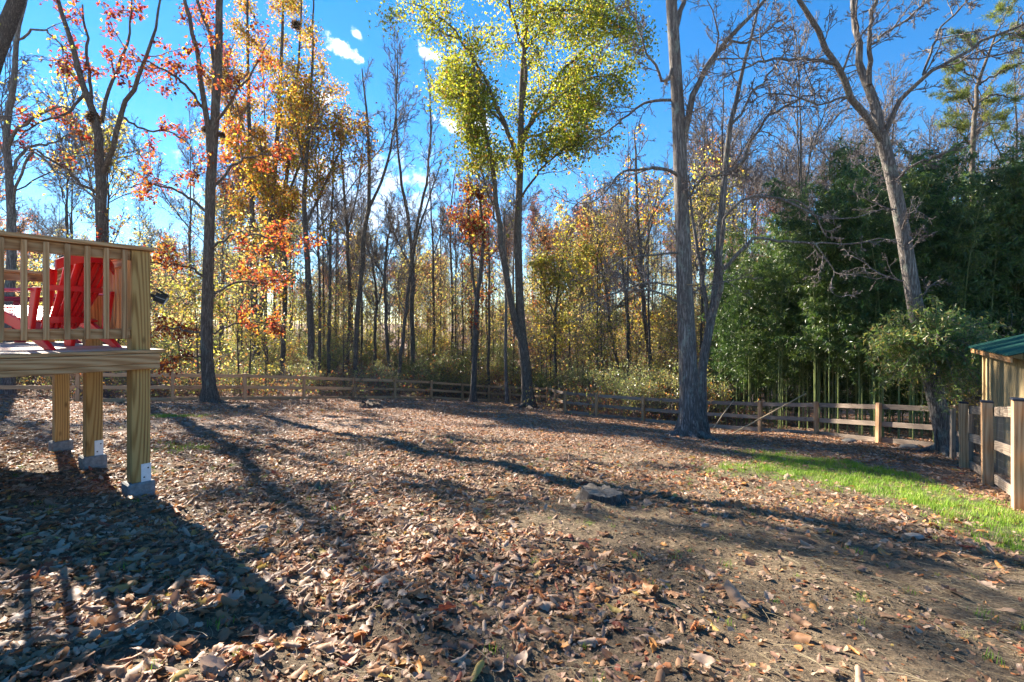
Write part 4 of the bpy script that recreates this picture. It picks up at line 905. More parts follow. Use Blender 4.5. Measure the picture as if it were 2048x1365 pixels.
photo_tree('autumn_tree', 'golden leaved tree with slender stem behind the left fence', 31,
           [[(560, 790, 15), (562, 760, 13), (567, 690, 12), (570, 560, 11), (566, 450, 10), (575, 330, 9), (590, 200, 7), (600, 80, 5), (605, -60, 3)], [(571, 400, 7), (600, 330, 6), (630, 230, 4), (650, 130, 2)], [(568, 470, 6), (540, 380, 5), (520, 280, 3)]], BARK_DARK, LEAFY, [(3, 11000, .17, .6, .5, ORANGE_P, .26, None)])
photo_tree('autumn_tree', 'thick dark trunk with a russet and yellow crown behind the fence post', 28,
           [[(622, 800, 20), (622, 770, 17), (621, 700, 17), (619, 600, 16), (614, 500, 13), (608, 420, 11), (612, 330, 9), (622, 200, 7), (625, 80, 5), (628, -60, 3)], [(612, 450, 7), (645, 380, 6), (680, 300, 4), (705, 240, 2)], [(613, 350, 6), (590, 250, 5), (570, 150, 3)]], BARK_DARK, LEAFY, [(3, 8500, .165, .6, .5, ORANGE_P, .26, (zpx(480, 28), 99)), (3, 500, .19, .6, .5, YELLOW_P, .2, (zpx(660, 28), zpx(480, 28)))])
BARE = [(15, .3, .99, .62, 3.6, 8, .14, .05, .012, .022, 4), (8, .12, 1, .65, .55, 6, .2, .05, .014, .017, 3), (6, .1, 1, .7, .55, 4, .24, .03, .014, .013, 3)]
BARE_T = [
 ('tall bare tree with a forked top left of the gap of sky', 36, [[(690, 790, 11), (694, 760, 10), (697, 690, 9), (700, 600, 9), (694, 480, 8), (690, 400, 6), (682, 300, 4), (676, 230, 2)], [(694, 470, 5), (712, 400, 4), (722, 330, 3), (728, 260, 2)]]),
 ('tall pale bare tree splitting into two long limbs at mid height', 30, [[(709, 780, 14), (711, 755, 12), (714, 640, 12), (722, 560, 11), (728, 470, 11), (738, 413, 10), (738, 327, 8), (734, 241, 6), (724, 138, 3)], [(736, 420, 8), (752, 385, 7), (769, 344, 7), (789, 258, 5), (793, 180, 4), (796, 100, 2)]]),
 ('bare tree with an even rounded top in the gap of sky', 33, [[(828, 800, 14), (827, 770, 12), (824, 640, 12), (825, 540, 11), (820, 468, 10), (803, 361, 7), (793, 258, 5), (790, 110, 2)], [(825, 520, 9), (831, 468, 8), (845, 400, 7), (855, 344, 6), (862, 241, 5), (855, 138, 2)]]),
 ('dark bare tree leaning right from behind the fence post', 30, [[(795, 790, 11), (798, 745, 9), (808, 660, 9), (815, 600, 9), (822, 540, 8), (835, 470, 6), (860, 390, 4), (885, 320, 2)], [(822, 540, 4), (790, 470, 3), (770, 420, 2)]]),
 ('dark bare tree leaning left in front of the leaning pair', 31, [[(784, 790, 10), (780, 740, 9), (774, 680, 8), (771, 600, 8), (770, 540, 6), (776, 480, 5), (790, 430, 2)], [(771, 560, 4), (750, 520, 3), (740, 470, 2)]]),
 ('spreading small bare tree with wide arching limbs', 34, [[(751, 760, 9), (750, 720, 8), (751, 640, 7), (753, 610, 7), (750, 560, 5), (738, 500, 4), (720, 450, 2)], [(752, 620, 5), (766, 570, 4), (775, 520, 3), (800, 470, 2)]]),
 ('thin bare tree between the forked pair and the oak', 38, [[(868, 790, 8), (868, 750, 8), (868, 640, 7), (867, 560, 6), (866, 500, 5), (862, 420, 4), (858, 330, 2)], [(867, 510, 3), (880, 470, 3), (890, 420, 2)]]),
 ('bare tree with russet tips right of the gap of sky', 40, [[(903, 790, 7), (903, 740, 7), (905, 640, 6), (903, 540, 6), (900, 450, 5), (905, 380, 3), (912, 330, 2)]]),
 ('slim bare tree with warm brown bark right of the thick trunk', 30, [[(657, 780, 10), (657, 745, 9), (659, 640, 8), (660, 540, 7), (662, 440, 6), (668, 340, 4), (664, 250, 2)], [(660, 520, 4), (645, 450, 4), (640, 380, 2)]]),
]
for lb, Yb, pl in BARE_T: photo_tree('bare_tree', lb, Yb, pl, BARK_DARK, BARE)
photo_tree('bare_tree', 'thin dark sapling leaning left over the brushy slope', 33, [[(1243, 770, 9), (1238, 745, 9), (1225, 680, 8), (1217, 620, 7), (1210, 560, 5), (1195, 500, 4), (1180, 440, 2)], [(1218, 630, 3), (1240, 610, 2.5), (1258, 600, 2)]], BARK_DARK, BARE[:2] + [BARE[2]])
photo_tree('bare_tree', 'tall dark trunk on the slope left of the thick grey tree', 36, [[(1302, 760, 11), (1300, 720, 11), (1290, 640, 10), (1283, 540, 10), (1275, 430, 8), (1272, 330, 6), (1268, 260, 3)], [(1285, 520, 5), (1305, 440, 4), (1318, 360, 2)]], BARK_DARK, LEAFY, [(3, 1500, .22, .6, .5, YELLOW_P + RUSSET_P, .2, None)])
photo_tree('bare_tree', 'mossy trunk with ochre leaves on the slope behind the fence', 37, [[(1262, 770, 10), (1260, 730, 9), (1255, 640, 9), (1248, 560, 8), (1240, 470, 6), (1236, 380, 3)], [(1250, 560, 4), (1235, 500, 3), (1225, 430, 2)]], BARK_DARK, LEAFY, [(3, 1300, .22, .6, .5, RUSSET_P + YELLOW_P, .2, None)])
photo_tree('autumn_tree', 'slim yellow leaved tree on the slope right of the twin stemmed oak', 31, [[(1112, 790, 8), (1111, 750, 8), (1110, 680, 7), (1112, 620, 6), (1118, 560, 5), (1130, 490, 3), (1140, 450, 2)], [(1112, 640, 4), (1090, 580, 4), (1080, 520, 2)], [(1114, 600, 4), (1150, 550, 3), (1175, 500, 2)]], BARK_DARK, LEAFY, [(3, 3600, .20, .6, .5, YELLOW_P + OLIVE_P, .2, None)])

LW = 0.9
# pine at the right
Yp = 26; bp = ground_at(1950, Yp)
root = thing('pine_tree', bp, 'tall thin pine with tufted green needles above the bamboo', 'tree')
mb = MB(); tP, tR = limb([(1950, 760, 13), (1948, 600, 12), (1945, 450, 11), (1944, 330, 10), (1946, 250, 9), (1955, 180, 7), (1975, 110, 5), (1995, 60, 3)], Yp, 24, .03); tubes(mb, tP, tR, 10)
pls = [limb(p, Yp, 16, .04, RNG.uniform(-1.5, 1.5)) for p in ([(1952, 230, 5), (1935, 200, 4), (1905, 185, 3), (1885, 190, 2)], [(1946, 300, 4), (1915, 260, 3), (1890, 245, 2)], [(1960, 170, 5), (1990, 150, 4), (2030, 130, 3), (2070, 120, 2)], [(1950, 210, 5), (1985, 190, 4), (2020, 195, 2)],
       [(1975, 110, 4), (1945, 90, 3), (1920, 70, 2)], [(1985, 90, 4), (2015, 70, 3), (2045, 60, 2)], [(1948, 270, 4), (1975, 250, 3), (2010, 245, 2)], [(1960, 165, 4), (1925, 140, 3), (1895, 150, 2)], [(1995, 60, 3), (2010, 30, 2), (2020, 0, 2)])]
for p, r in pls: tubes(mb, p, r, 6)
link('trunk', mb.mesh('trunk'), root, None, BARK_BROWN)
PP = np.stack([p for p, r in pls]); RR = np.stack([r for p, r in pls]); mb = MB()
c1, r1, l1 = grow(PP, RR, 9, .2, 1, .8, 1.3, 6, .15, .06, .012, .012); tubes(mb, c1, r1, 3); c2, r2, l2 = grow(c1, r1, 5, .3, 1, .7, .45 * l1, 4, .15, .1, .012, .009); tubes(mb, c2, r2, 3)
link('branches', mb.mesh('branches'), root, None, TWIG)['kind'] = 'stuff'
ml = MB(); cc = along(c2, 2600); cc = np.repeat(cc, 7, 0) + RNG.normal(0, .06, (2600 * 7, 3)); leaves(ml, cc, .20, .10, -.5, [((.09, .13, .03), 3), ((.14, .17, .04), 2), ((.20, .19, .06), 1)])
o = link('foliage', ml.mesh('foliage', False), root, None, LEAF); o['kind'] = 'stuff'

# ------------------------------------------------------------------ woods: prototypes copied many times
def proto_tree(name, label, group, H, r, spec, bark, pal=None, nleaf=0, leafL=.2, crown0=.35, lean=.04):
    n = 16; z = np.linspace(0, H, n); P = np.stack([np.cumsum(RNG.normal(0, lean * H / n, n)), np.cumsum(RNG.normal(0, lean * H / n, n)), z], -1); P[0, :2] = 0
    R = r * (1 - .9 * (z / H) ** 1.1)
    root = thing(name, (0, 0, 0), label, 'tree', group)
    mb = MB(); tubes(mb, P, R, 8)
    forks = []
    for q in range(2):
        k = RNG.integers(6, 11); p0 = P[k]; d = np.array([*RNG.normal(0, .35, 2), 1]); L = (H - p0[2]) * RNG.uniform(.6, .9)
        forks.append((p0 + np.outer(np.linspace(0, 1, n), d * L) + np.cumsum(RNG.normal(0, .05, (n, 3)), 0), np.linspace(R[k] * .7, .02, n)))
    for p, r_ in forks: tubes(mb, p, r_, 6)
    link('trunk', mb.mesh('trunk'), root, None, bark)
    PP = np.stack([P] + [p for p, _ in forks]); RR = np.stack([R] + [q for _, q in forks]); mb = MB(); lv = [(PP, RR)]
    for i, sp in enumerate(spec):
        cnt, t0, t1, ang, ln, nn, jit, up, rf, rmin, sides = sp
        if i: ln = ln * pl_
        a, b_, pl_ = grow(lv[-1][0], lv[-1][1], cnt, t0 if i else crown0, t1, ang, ln, nn, jit, up, rf, rmin); tubes(mb, a, b_, sides); lv.append((a, b_))
    link('branches', mb.mesh('branches'), root, None, TWIG)['kind'] = 'stuff'
    if nleaf:
        ml = MB(); c = along(lv[-1][0], nleaf); leaves(ml, c + RNG.normal(0, .2, c.shape), leafL, .65, .4, pal); o = link('foliage', ml.mesh('foliage', False), root, None, LEAF); o['kind'] = 'stuff'
    return root
WS = [(14, .3, .99, .65, 4.0, 6, .16, .05, .012, .026, 4), (8, .12, 1, .7, .55, 5, .22, .04, .014, .02, 3), (6, .1, 1, .75, .55, 3, .24, .03, .014, .015, 3)]
SS = [(16, .2, .99, .9, 1.9, 5, .2, .03, .014, .011, 3), (6, .15, 1, .8, .55, 4, .22, .0, .014, .007, 3)]
GW = 'background trees in the woods behind the fence'
protos = {}
protos['bare'] = [proto_tree('woodland_tree', 'tall bare tree among the woods behind the fence', GW, 20 + 2 * i, .135, WS, BARK_DARK, lean=.03) for i in range(3)]
protos['russet'] = [proto_tree('woodland_tree', 'tall tree with thinning russet leaves in the woods behind', GW, 18 + 2 * i, .125, WS, BARK_DARK, RUSSET_P + RED_P[:1] + ORANGE_P[:1], 1500, .22) for i in range(2)]
protos['yellow'] = [proto_tree('woodland_tree', 'woodland tree with thin yellow olive leaves behind the fence', GW, 15 + 2 * i, .11, WS, BARK_DARK, YELLOW_P + OLIVE_P, 2300, .18, .2) for i in range(2)]
SG = 'saplings among the undergrowth'
protos['sap'] = [proto_tree('sapling', 'thin leafy sapling in the undergrowth behind the fence', SG, 5 + 1.6 * i, .04, SS, BARK_DARK, (OLIVE_P + YELLOW_P[:2], RUSSET_P + OLIVE_P, OLIVE_P)[i], (760, 420, 620)[i], .14, .15, .05) for i in range(3)]
used = set()
REG = [(-9999, 150, 'seen over the deck railing'), (150, 430, 'seen between the deck and the straight dark trunk'), (430, 660, 'seen among the orange and yellow trees'), (660, 900, 'seen in the gap below the small clouds'),
       (900, 1070, 'seen round the twin stemmed oak'), (1070, 1370, 'seen between the twin stemmed oak and grey trunk'), (1370, 9999, 'seen above or beside the bamboo')]
BASE = {'bare': 'bare woodland tree', 'russet': 'thin russet woodland tree', 'yellow': 'thin yellow olive woodland tree', 'sap': 'thin leafy sapling behind the fence', 'shrub': 'wild shrub behind the fence'}
def region(px): return [t for a, b, t in REG if a <= px < b][0]
def plant(kind, X, Y, s=1.0, sink=.1):
    L = protos[kind]; k = int(RNG.integers(0, len(L))); p = L[k]; loc = (X, Y, float(G(X, Y)) - sink); rz = RNG.uniform(0, 6.28)
    if p.name not in used: used.add(p.name); p.location = loc; p.rotation_euler = (0, 0, rz); p.scale = (s, s, s); o = p
    else: o = copy_thing(p, loc, rz, s)
    if kind == 'shrub': o['label'] = SHRUBL[k] + ', ' + region(1024 + X / Y * F)
    elif kind in BASE: o['label'] = BASE[kind] + ', ' + region(1024 + X / Y * F)
    return o
def beyond(px, Y):   # is this point behind the fence line?
    xs = [f[0] for f in LEFT_FENCE + RIGHT_FENCE]; ds = [f[2] for f in LEFT_FENCE + RIGHT_FENCE]; o = np.argsort(xs); return Y > np.interp(px, np.array(xs)[o], np.array(ds)[o]) + 1.2
cnt = 0; taken = []
while cnt < 280:
    Y = RNG.uniform(27, 85) ** 1.0; px = RNG.uniform(-420, 2300); X = (px - 1024) / F * Y
    if not beyond(px, Y) or (px > 1440 and Y < 32): continue
    if 660 < px < 910 and Y < 38: continue
    if 4.3 < X * .701 + Y * .713 < 10.6 and Y < 62: continue
    if any((X - a) ** 2 + (Y - b) ** 2 < 2.0 for a, b in taken): continue
    taken.append((X, Y)); r = RNG.random()
    if px < 640: kind = 'russet' if r < .33 else ('yellow' if r < .52 else 'bare')
    elif px < 930: kind = 'bare' if r < .6 else ('russet' if r < .76 else 'yellow')
    elif px < 1440: kind = 'yellow' if r < .34 else ('russet' if r < .50 else 'bare')
    else: kind = 'bare' if r < .86 else 'russet'
    s = RNG.uniform(.7, 1.0) * (1.2 if px > 1380 else (.86 if px > 930 else (.86 if 640 < px < 930 else 1.1))); plant(kind, X, Y, s); cnt += 1
cnt = 0
while cnt < 120:
    Y = RNG.uniform(19, 60); px = RNG.uniform(-200, 1460); X = (px - 1024) / F * Y
    if not beyond(px, Y): continue
    plant('sap', X, Y, RNG.uniform(.6, 1.25)); cnt += 1

# shrubs
def proto_shrub(label, group, pal, h, wd, nleaf, L, asp):
    root = thing('shrub', (0, 0, 0), label, 'shrub', group); n = 12
    ns = 16; a = RNG.uniform(0, 6.28, ns); d = np.stack([np.cos(a) * RNG.uniform(.1, .8, ns) * wd, np.sin(a) * RNG.uniform(.1, .8, ns) * wd, RNG.uniform(.6, 1.1, ns) * h], -1)
    P = np.linspace(0, 1, n)[None, :, None] * d[:, None, :]; P[..., 2] = d[:, None, 2] * (1 - (1 - np.linspace(0, 1, n)) ** 1.6)[None]; P = P + np.cumsum(RNG.normal(0, .012, P.shape), 1); R = np.linspace(.014, .005, n)[None] * np.ones((ns, 1))
    mb = MB(); tubes(mb, P, R, 3); c1, r1, l1 = grow(P, R, 7, .2, 1, .8, .55 * h, 5, .25, .0, .01, .005); tubes(mb, c1, r1, 3)
    link('stems', mb.mesh('stems'), root, None, TWIG); ml = MB(); c = along(c1, nleaf); leaves(ml, c + RNG.normal(0, .05, c.shape), L, asp, .2, pal)
    o = link('foliage', ml.mesh('foliage', False), root, None, BAMBOO_LEAF); o['kind'] = 'stuff'; return root
GREEN_S = [((.07, .10, .03), 3), ((.11, .15, .045), 3), ((.16, .18, .05), 2)]
PALE_S = [((.21, .25, .10), 3), ((.30, .31, .12), 3), ((.15, .19, .065), 2), ((.36, .29, .13), 1)]
SHRUBL = ['green leafy shrub behind the fence', 'pale green shrub behind the fence', 'yellowing tangled shrub behind the fence']
UG = 'shrubs growing wild along the back of the fence'
protos['shrub'] = [proto_shrub('green leafy shrub growing wild behind the fence', UG, GREEN_S, 1.7, 1.4, 1500, .10, .45), proto_shrub('pale green shrub growing wild behind the fence', UG, PALE_S, 2.0, 1.5, 1400, .10, .45), proto_shrub('low tangled shrub with yellowing leaves behind the fence', UG, PALE_S + YELLOW_P + RUSSET_P, 1.5, 1.3, 700, .10, .5)]
cnt = 0
while cnt < 120:
    px = RNG.uniform(-100, 1480); dmin = np.interp(px, [f[0] for f in LEFT_FENCE + RIGHT_FENCE], [f[2] for f in LEFT_FENCE + RIGHT_FENCE]); Y = dmin + 1.3 + abs(RNG.normal(0, 5 if px > 860 else 9)); X = (px - 1024) / F * Y
    if px < 830 and RNG.random() < .35: continue
    plant('shrub', X, Y, RNG.uniform(.6, 1.25) * (1.1 if px > 860 else .8)); cnt += 1
# tangled brush over the forest floor
def tangle(seed):
    mb = MB(); n = 26; P = np.concatenate([RNG.normal(0, .5, (n, 2)), np.zeros((n, 1))], 1)[:, None, :] + np.zeros((1, 6, 3)); d = norm(RNG.normal(size=(n, 3)) * [1, 1, .4] + [0, 0, .7]); st = d[:, None, :] * np.linspace(0, 1.1, 6)[None, :, None]; P = P + st + np.cumsum(RNG.normal(0, .06, P.shape), 1)
    tubes(mb, P, np.full((n, 6), .006), 3); c, r, l = grow(P, np.full((n, 6), .006), 4, .2, 1, .9, .5, 4, .25, 0, .01, .004); tubes(mb, c, r, 3); me = mb.mesh('tangle'); me.materials.append(TWIG); o1 = bpy.data.objects.new('brush_tangle', me)
    ml = MB(); cc = along(c, 260); leaves(ml, cc, .09, .5, .3, PALE_S + RUSSET_P); ml2 = ml.mesh('tangle_leaves', False); ml2.materials.append(LEAF); o2 = bpy.data.objects.new('brush_leaves', ml2); return [o1, o2]
tp = []; 
for s_ in range(2): tp += tangle(s_)
n = 2400; px = RNG.uniform(-500, 2300, n); Yt = RNG.uniform(15, 62, n); ok = beyond(px, Yt); px, Yt = px[ok], Yt[ok]; X = (px - 1024) / F * Yt; kp = RNG.random(len(X)) < np.where(px < 880, .55, .95) * (px < 1440); X, Yt = X[kp], Yt[kp]; n = len(X)
X = np.concatenate([X, X]); Yt = np.concatenate([Yt, Yt]); Z = G(X, Yt) - .02; k = RNG.integers(0, 2, n) * 2; sc_ = RNG.uniform(.7, 1.7, n); rz = RNG.uniform(0, 6.28, n)
# the two halves of a tangle are named so that they sort as twigs (even) and leaves (odd)
for i, o in enumerate(tp): o.name = 'undergrowth_piece_%d' % i
scatter('undergrowth', np.stack([X, Yt, Z], -1), np.stack([np.zeros(2 * n), np.zeros(2 * n), np.concatenate([rz, rz])], -1), np.concatenate([sc_, sc_]), np.concatenate([k, k + 1]), tp, 'tangled twigs and low brush on the woodland floor')
# far woods as one mass
fp = []
for i, kd in enumerate(('bare', 'bare', 'russet', 'yellow')):
    src = protos[kd][i % len(protos[kd])]; mbx = [c for c in src.children]
    for c in mbx: fp.append(bpy.data.objects.new('far_tree_%d_%s' % (i, c.name[0]), c.data))
fp = sorted(fp, key=lambda o: o.name); grp = {}
for j, o in enumerate(fp): grp.setdefault(o.name.split('_')[2], []).append(j)
pts, ro, sc2, ix = [], [], [], []
for q in range(480):
    px = RNG.uniform(-600, 2700); Y = RNG.uniform(80, 170); X = (px - 1024) / F * Y; z = float(G(X, Y)) - .2; r = RNG.uniform(0, 6.28); s = RNG.uniform(.6, .95); kd = str(RNG.choice([0, 1, 2, 3], p=[.36, .34, .2, .1]))
    for j in grp[kd]: pts.append((X, Y, z)); ro.append((0, 0, r)); sc2.append(s); ix.append(j)
scatter('far_woods', np.array(pts), np.array(ro), np.array(sc2), np.array(ix), fp, 'far off mass of bare and russet woodland')

# thin leafy understory further back, as one mass
up = []
for i, p in enumerate(protos['sap']):
    for c in p.children: up.append(bpy.data.objects.new('understory_%d_%s' % (i, c.name[0]), c.data))
for i, p in enumerate(protos['shrub']):
    for c in p.children: up.append(bpy.data.objects.new('understory_%d_%s' % (i + 3, c.name[0]), c.data))
up = sorted(up, key=lambda o: o.name); pts, ro, sc2, ix = [], [], [], []
for q in range(900):
    Y = RNG.uniform(30, 105); px = RNG.uniform(-400, 1900); X = (px - 1024) / F * Y
    if not beyond(px, Y): continue
    z = float(G(X, Y)) - .1; r = RNG.uniform(0, 6.28); s_ = RNG.uniform(.7, 1.5); i = int(RNG.choice(6, p=[.1, .14, .1, .22, .22, .22]))
    for j, o in enumerate(up):
        if o.name.startswith('understory_%d' % i): pts.append((X, Y, z)); ro.append((0, 0, r)); sc2.append(s_); ix.append(j)
scatter('understory', np.array(pts), np.array(ro), np.array(sc2), np.array(ix), up, 'distant understory of thin leafy saplings deep in the woods')

# ------------------------------------------------------------------ bamboo grove
BAM_P = [((.05, .10, .025), 4), ((.075, .14, .032), 3), ((.125, .19, .042), 2), ((.032, .065, .018), 2)]
BG_ = 'bamboo canes of the dense grove on the right'
def proto_bamboo(H, low, label):
    root = thing('bamboo', (0, 0, 0), label, 'bamboo', BG_); n = 16; t = np.linspace(0, 1, n); b = RNG.uniform(.08, .16) * H; a = RNG.uniform(0, 6.28)
    P = np.stack([math.cos(a) * b * t ** 3, math.sin(a) * b * t ** 3, H * t - .08 * H * t ** 4], -1); R = .026 * (1 - .8 * t) + .002
    mb = MB(); tubes(mb, P, R, 6)
    for z in np.arange(.3, H * .8, .32):
        i = z / H * (n - 1); p = P[int(i)] * (1 - i % 1) + P[min(int(i) + 1, n - 1)] * (i % 1); rr = np.interp(z / H, t, R) * 1.16; tubes(mb, np.array([p - [0, 0, .008], p + [0, 0, .008]]), np.full(2, rr), 6)
    link('culm', mb.mesh('culm'), root, None, CULM)
    c1, r1, l1 = grow(P[None], R[None], 60, low / H, .99, 1.0, 1.5, 6, .12, -.03, .006, .004, .45); c2, r2, l2 = grow(c1, r1, 4, .2, 1, .6, .5 * l1, 4, .15, -.1, .006, .003); mb = MB(); tubes(mb, c1, r1, 3)
    link('side_shoots', mb.mesh('side_shoots'), root, None, CULM)['kind'] = 'stuff'
    ml = MB(); c = along(c2, 3400); leaves(ml, c, .19, .17, .9, BAM_P, .15); c = along(c1, 500); leaves(ml, c, .165, .17, .9, BAM_P, .15)
    o = link('foliage', ml.mesh('foliage', False), root, None, BAMBOO_LEAF); o['kind'] = 'stuff'; return root
protos['bamboo'] = [proto_bamboo(h, l, 'tall green bamboo cane in the dense grove behind the right fence') for h, l in ((10.5, 2.9), (9.5, 2.5), (11, 3.3), (8.5, 2.0), (10, 2.7))]
protos['bamboo_low'] = [proto_bamboo(h, l, 'leafy bamboo cane deep inside the grove behind the right fence') for h, l in ((10.5, .5), (9.5, .4))]
cnt = 0
while cnt < 295:
    px = RNG.uniform(1430, 2500); dmin = np.interp(px, [1430, 1520, 1633, 1756, 1908, 2500], [20.5, 18.3, 16.6, 14.8, 13.8, 13.2]); dY = RNG.random() ** 1.3 * 10; Y = dmin + dY; X = (px - 1024) / F * Y
    s = RNG.uniform(.85, 1.1) * np.interp(px, [1430, 1520, 1600, 1800, 2050], [.72, .86, .97, 1.0, 1.0]) * np.interp(Y, [13, 18, 26], [.86, .95, 1.0]); plant('bamboo_low' if dY > 3.2 and RNG.random() < .6 else 'bamboo', X, Y, s, .05); cnt += 1
# shrub round the leaning trunk
SC_ = at(1872, 690, Y3 - .2)
root = thing('bushy_shrub', ground_at(1880, Y3), 'sunlit bushy green shrub wrapped round the leaning trunk', 'shrub')
ns = 130; n = 10; d = norm(RNG.normal(size=(ns, 3)) * [1, .8, .6] + [0, -.1, .15]); Ls = RNG.uniform(.6, 1.0, ns)
base_ = np.array(SC_) + RNG.normal(0, .12, (ns, 3)); t = np.linspace(0, 1, n); P = base_[:, None, :] + d[:, None, :] * (np.array([1.6, 1.2, 1.3]) * t[None, :, None]) * Ls[:, None, None]; P[..., 2] += (.25 * t - .55 * t ** 2)[None]; P += np.cumsum(RNG.normal(0, .015, P.shape), 1); R = np.linspace(.010, .003, n)[None] * np.ones((ns, 1))
mb = MB(); tubes(mb, P, R, 3); c1, r1, l1 = grow(P, R, 8, .15, 1, .7, .5, 5, .18, -.05, .01, .0028); tubes(mb, c1, r1, 3)
stem = [np.array([ground_at(1872 + 9 * i, Y3 + .1 * i)] + [np.array(SC_) + RNG.normal(0, .1, 3)]) for i in range(5)]
for s_ in stem: tubes(mb, catmull(s_, 8) , np.linspace(.02, .012, 8), 5)
link('stems', mb.mesh('stems'), root, None, TWIG)
ml = MB(); c = along(c1, 15000); leaves(ml, c + RNG.normal(0, .03, c.shape), .115, .24, .5, [((.10, .17, .04), 4), ((.16, .22, .055), 4), ((.26, .27, .08), 2), ((.34, .25, .11), .9)], .15); o = link('foliage', ml.mesh('foliage', False), root, None, BAMBOO_LEAF); o['kind'] = 'stuff'
# yellowing twiggy bush right of it
root = thing('twiggy_bush', ground_at(1955, 11.4), 'dry yellowish twiggy bush between the leaning tree and the shed', 'shrub'); gb_ = np.array(ground_at(1955, 11.4)); ns = 60
d = np.stack([RNG.normal(0, .55, ns), RNG.normal(0, .45, ns), RNG.uniform(1.6, 3.3, ns)], -1); t = np.linspace(0, 1, 12); P = gb_ + t[None, :, None] * d[:, None, :] + np.cumsum(RNG.normal(0, .03, (ns, 12, 3)), 1); R = np.linspace(.012, .004, 12)[None] * np.ones((ns, 1)); mb = MB(); tubes(mb, P, R, 3)
c1, r1, l1 = grow(P, R, 9, .25, 1, .8, .7, 5, .2, 0, .01, .003); tubes(mb, c1, r1, 3); link('stems', mb.mesh('stems'), root, None, TWIG)
ml = MB(); c = along(c1, 3300); leaves(ml, c, .08, .3, .4, [((.30, .27, .08), 3), ((.22, .22, .06), 3), ((.32, .22, .11), 2)], .15); o = link('foliage', ml.mesh('foliage', False), root, None, LEAF); o['kind'] = 'stuff'

# ------------------------------------------------------------------ canes on the fence, stumps, stones, nests
def cane(p0, p1, r, label):
    P = catmull([p0, (np.array(p0) + np.array(p1)) / 2 + RNG.normal(0, .02, 3), p1], 12); mb = MB(); tubes(mb, P, np.linspace(r, r * .6, 12), 6); o = link('bamboo_pole', mb.mesh('bamboo_pole'), None, None, CANE); tag(o, label, 'pole', 'cut poles leaning on the right fence')
g1 = ground_at(1440, 17.0)
cane(tuple(ray(1465, 868)), tuple(at(1612, 787, 15.9)), .022, 'long dry pole leaning across the fence right of the grey trunk')
cane(tuple(ray(1425, 860)), tuple(at(1468, 800, 17.3)), .02, 'shorter dry pole propped on the top rail beside the trunk')
cane(tuple(ray(1409, 842)), tuple(at(1424, 798, 17.6)), .018, 'shortest dry pole standing close to the grey trunk')
cane(tuple(ray(1400, 861)), tuple(ray(1500, 872)), .02, 'dry pole lying flat along the foot of the fence')
def stump(px, py, wpx, h, label, top, bark, tilt=(0, 0), ragged=0.0, name='tree_stump'):
    c = ray(px, py); r = wpx / F * c.y / 2; root = thing(name, c, label, 'stump'); k = 40; th = np.arange(k) / k * 2 * np.pi; rg = np.random.default_rng(int(px))
    lob = 1 + .07 * np.sin(3 * th + 1) + .05 * np.sin(5 * th + 2) + .03 * rg.normal(size=k); hh = h + tilt[0] * np.cos(th) * r + tilt[1] * np.sin(th) * r + ragged * rg.normal(size=k)
    lv = []
    for f, s in ((-.25, 1.32), (0, 1.22), (.25, 1.08), (.6, 1.0), (.95, .985), (1.0, .96)): lv.append(np.stack([c.x + r * lob * s * np.cos(th), c.y + r * lob * s * np.sin(th), c.z + hh * f], -1))
    V = np.concatenate(lv); i = np.arange(k); j = (i + 1) % k; Q = np.concatenate([np.stack([a * k + i, a * k + j, (a + 1) * k + j, (a + 1) * k + i], -1) for a in range(5)])
    link('bark', MB().add(V, Q=Q).mesh('bark'), root, None, bark)
    tops = []
    for s in (.955, .6, .25): tops.append(np.stack([c.x + r * lob * s * np.cos(th), c.y + r * lob * s * np.sin(th), c.z + h + (hh - h) * s - .004 + rg.normal(0, .004 + ragged * .5, k)], -1))
    V = np.concatenate(tops + [np.array([[c.x, c.y, c.z + h]])]); Q = np.concatenate([np.stack([a * k + i, a * k + j, (a + 1) * k + j, (a + 1) * k + i], -1) for a in range(2)]); T = np.stack([2 * k + i, 2 * k + j, np.full(k, 3 * k)], -1)
    link('cut_face', MB().add(V, T=T, Q=Q).mesh('cut_face'), root, None, top)
stump(1203, 1000, 82, .085, 'low weathered stump with a sawn top in the middle of the yard', OLDCUT, BARK_DARK, (-.10, -.03), .006)
stump(740, 816, 40, .14, 'dark rotten ragged stump near the back fence', SOIL, BARK_DARK, (0, 0), .05)
stump(487, 817, 22, .10, 'small pale sawn stump right of the straight dark trunk', CUTWOOD, BARK_BROWN, (0, -.05), .004)
def rock(px, py, wpx, hr, m, label, name='stone', cat='stone', flat=1.0):
    import bmesh
    c = ray(px, py); r = wpx / F * c.y / 2; bm = bmesh.new(); bmesh.ops.create_icosphere(bm, subdivisions=3, radius=1); rg = np.random.default_rng(int(px + py)); ks = rg.normal(size=(5, 3)) * 1.8; ph = rg.uniform(0, 6, 5)
    for v in bm.verts:
        p = np.array(v.co); f = 1 + .10 * sum(math.sin(float(ks[q] @ p) + ph[q]) for q in range(5)) * .8; v.co = Vector((p[0] * r * f, p[1] * r * f * .8, p[2] * r * hr * f))
    me = bpy.data.meshes.new(name); bm.to_mesh(me); bm.free()
    for p in me.polygons: p.use_smooth = True
    o = link(name, me, None, Matrix.Translation(c + Vector((0, 0, r * hr * .3))), m); tag(o, label, cat); return o
rock(1826, 1078, 38, .55, STONE, 'rounded grey stone on the soil below the grass patch')
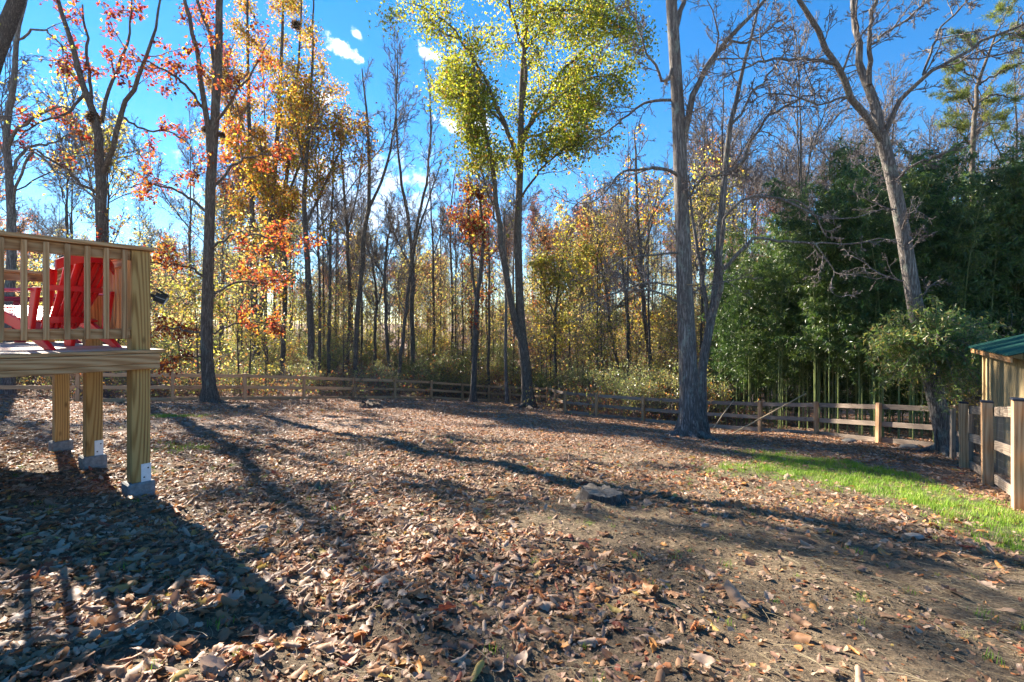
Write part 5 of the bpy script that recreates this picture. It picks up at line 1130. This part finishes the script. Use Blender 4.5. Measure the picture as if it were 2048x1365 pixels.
rock(1600, 1092, 70, .34, SOIL, 'dark clod of dug up soil left of the rounded stone', 'soil_clod', 'soil')
rock(1820, 897, 36, .35, STONE, 'flat pale stone at the foot of the fence by the leaning tree')
rock(1700, 884, 26, .35, STONE, 'small low stone under the bottom rail of the right fence')
def nest(px, py, wpx, Y, label):
    c = np.array(at(px, py, Y)); r = .7 * wpx / F * Y / 2; mb = MB(); p = c + RNG.normal(0, r * .45, (700, 3)); leaves(mb, p, r * .55, .35, .2, [((.07, .05, .035), 3), ((.13, .085, .05), 2)]); o = link('leaf_nest', mb.mesh('leaf_nest', False), None, None, LEAF); tag(o, label, 'nest')
nest(186, 236, 34, Y8, 'dark squirrel nest in the fork of the big forked tree'); nest(410, 259, 18, Y7 - .1, 'small dark leaf nest left of the red oak trunk'); nest(444, 270, 18, Y7 - .1, 'dark leaf nest on the right side of the red oak trunk'); nest(592, 50, 26, 25, 'leaf nest high in the golden leaved trees')

# ------------------------------------------------------------------ thin haze volume added to lift the dark of the woods
hm = bpy.data.materials.new('haze'); hm.use_nodes = True; hm.node_tree.nodes.clear()
pv = hm.node_tree.nodes.new('ShaderNodeVolumePrincipled'); pv.inputs['Density'].default_value = .00012; pv.inputs['Color'].default_value = (.93, .95, 1, 1); pv.inputs['Anisotropy'].default_value = .35
ho = hm.node_tree.nodes.new('ShaderNodeOutputMaterial'); hm.node_tree.links.new(pv.outputs[0], ho.inputs['Volume'])
V = [(x, y, z) for x in (-300, 300) for y in (-40, 345) for z in (-14, 48)]
hz = link('haze', MB().add(V, Q=[(0, 1, 3, 2), (4, 6, 7, 5), (0, 4, 5, 1), (2, 3, 7, 6), (0, 2, 6, 4), (1, 5, 7, 3)]).mesh('haze', False), None, None, hm); tag(hz, 'thin pale haze between the far trees', kind='stuff')
if __import__('os').environ.get('TRI'):
    seen = set(); tot = 0
    for o in SC.objects:
        if o.type == 'MESH' and o.data.name not in seen: seen.add(o.data.name); tot += sum(len(p.vertices) - 2 for p in o.data.polygons)
    print('TRIS', tot)
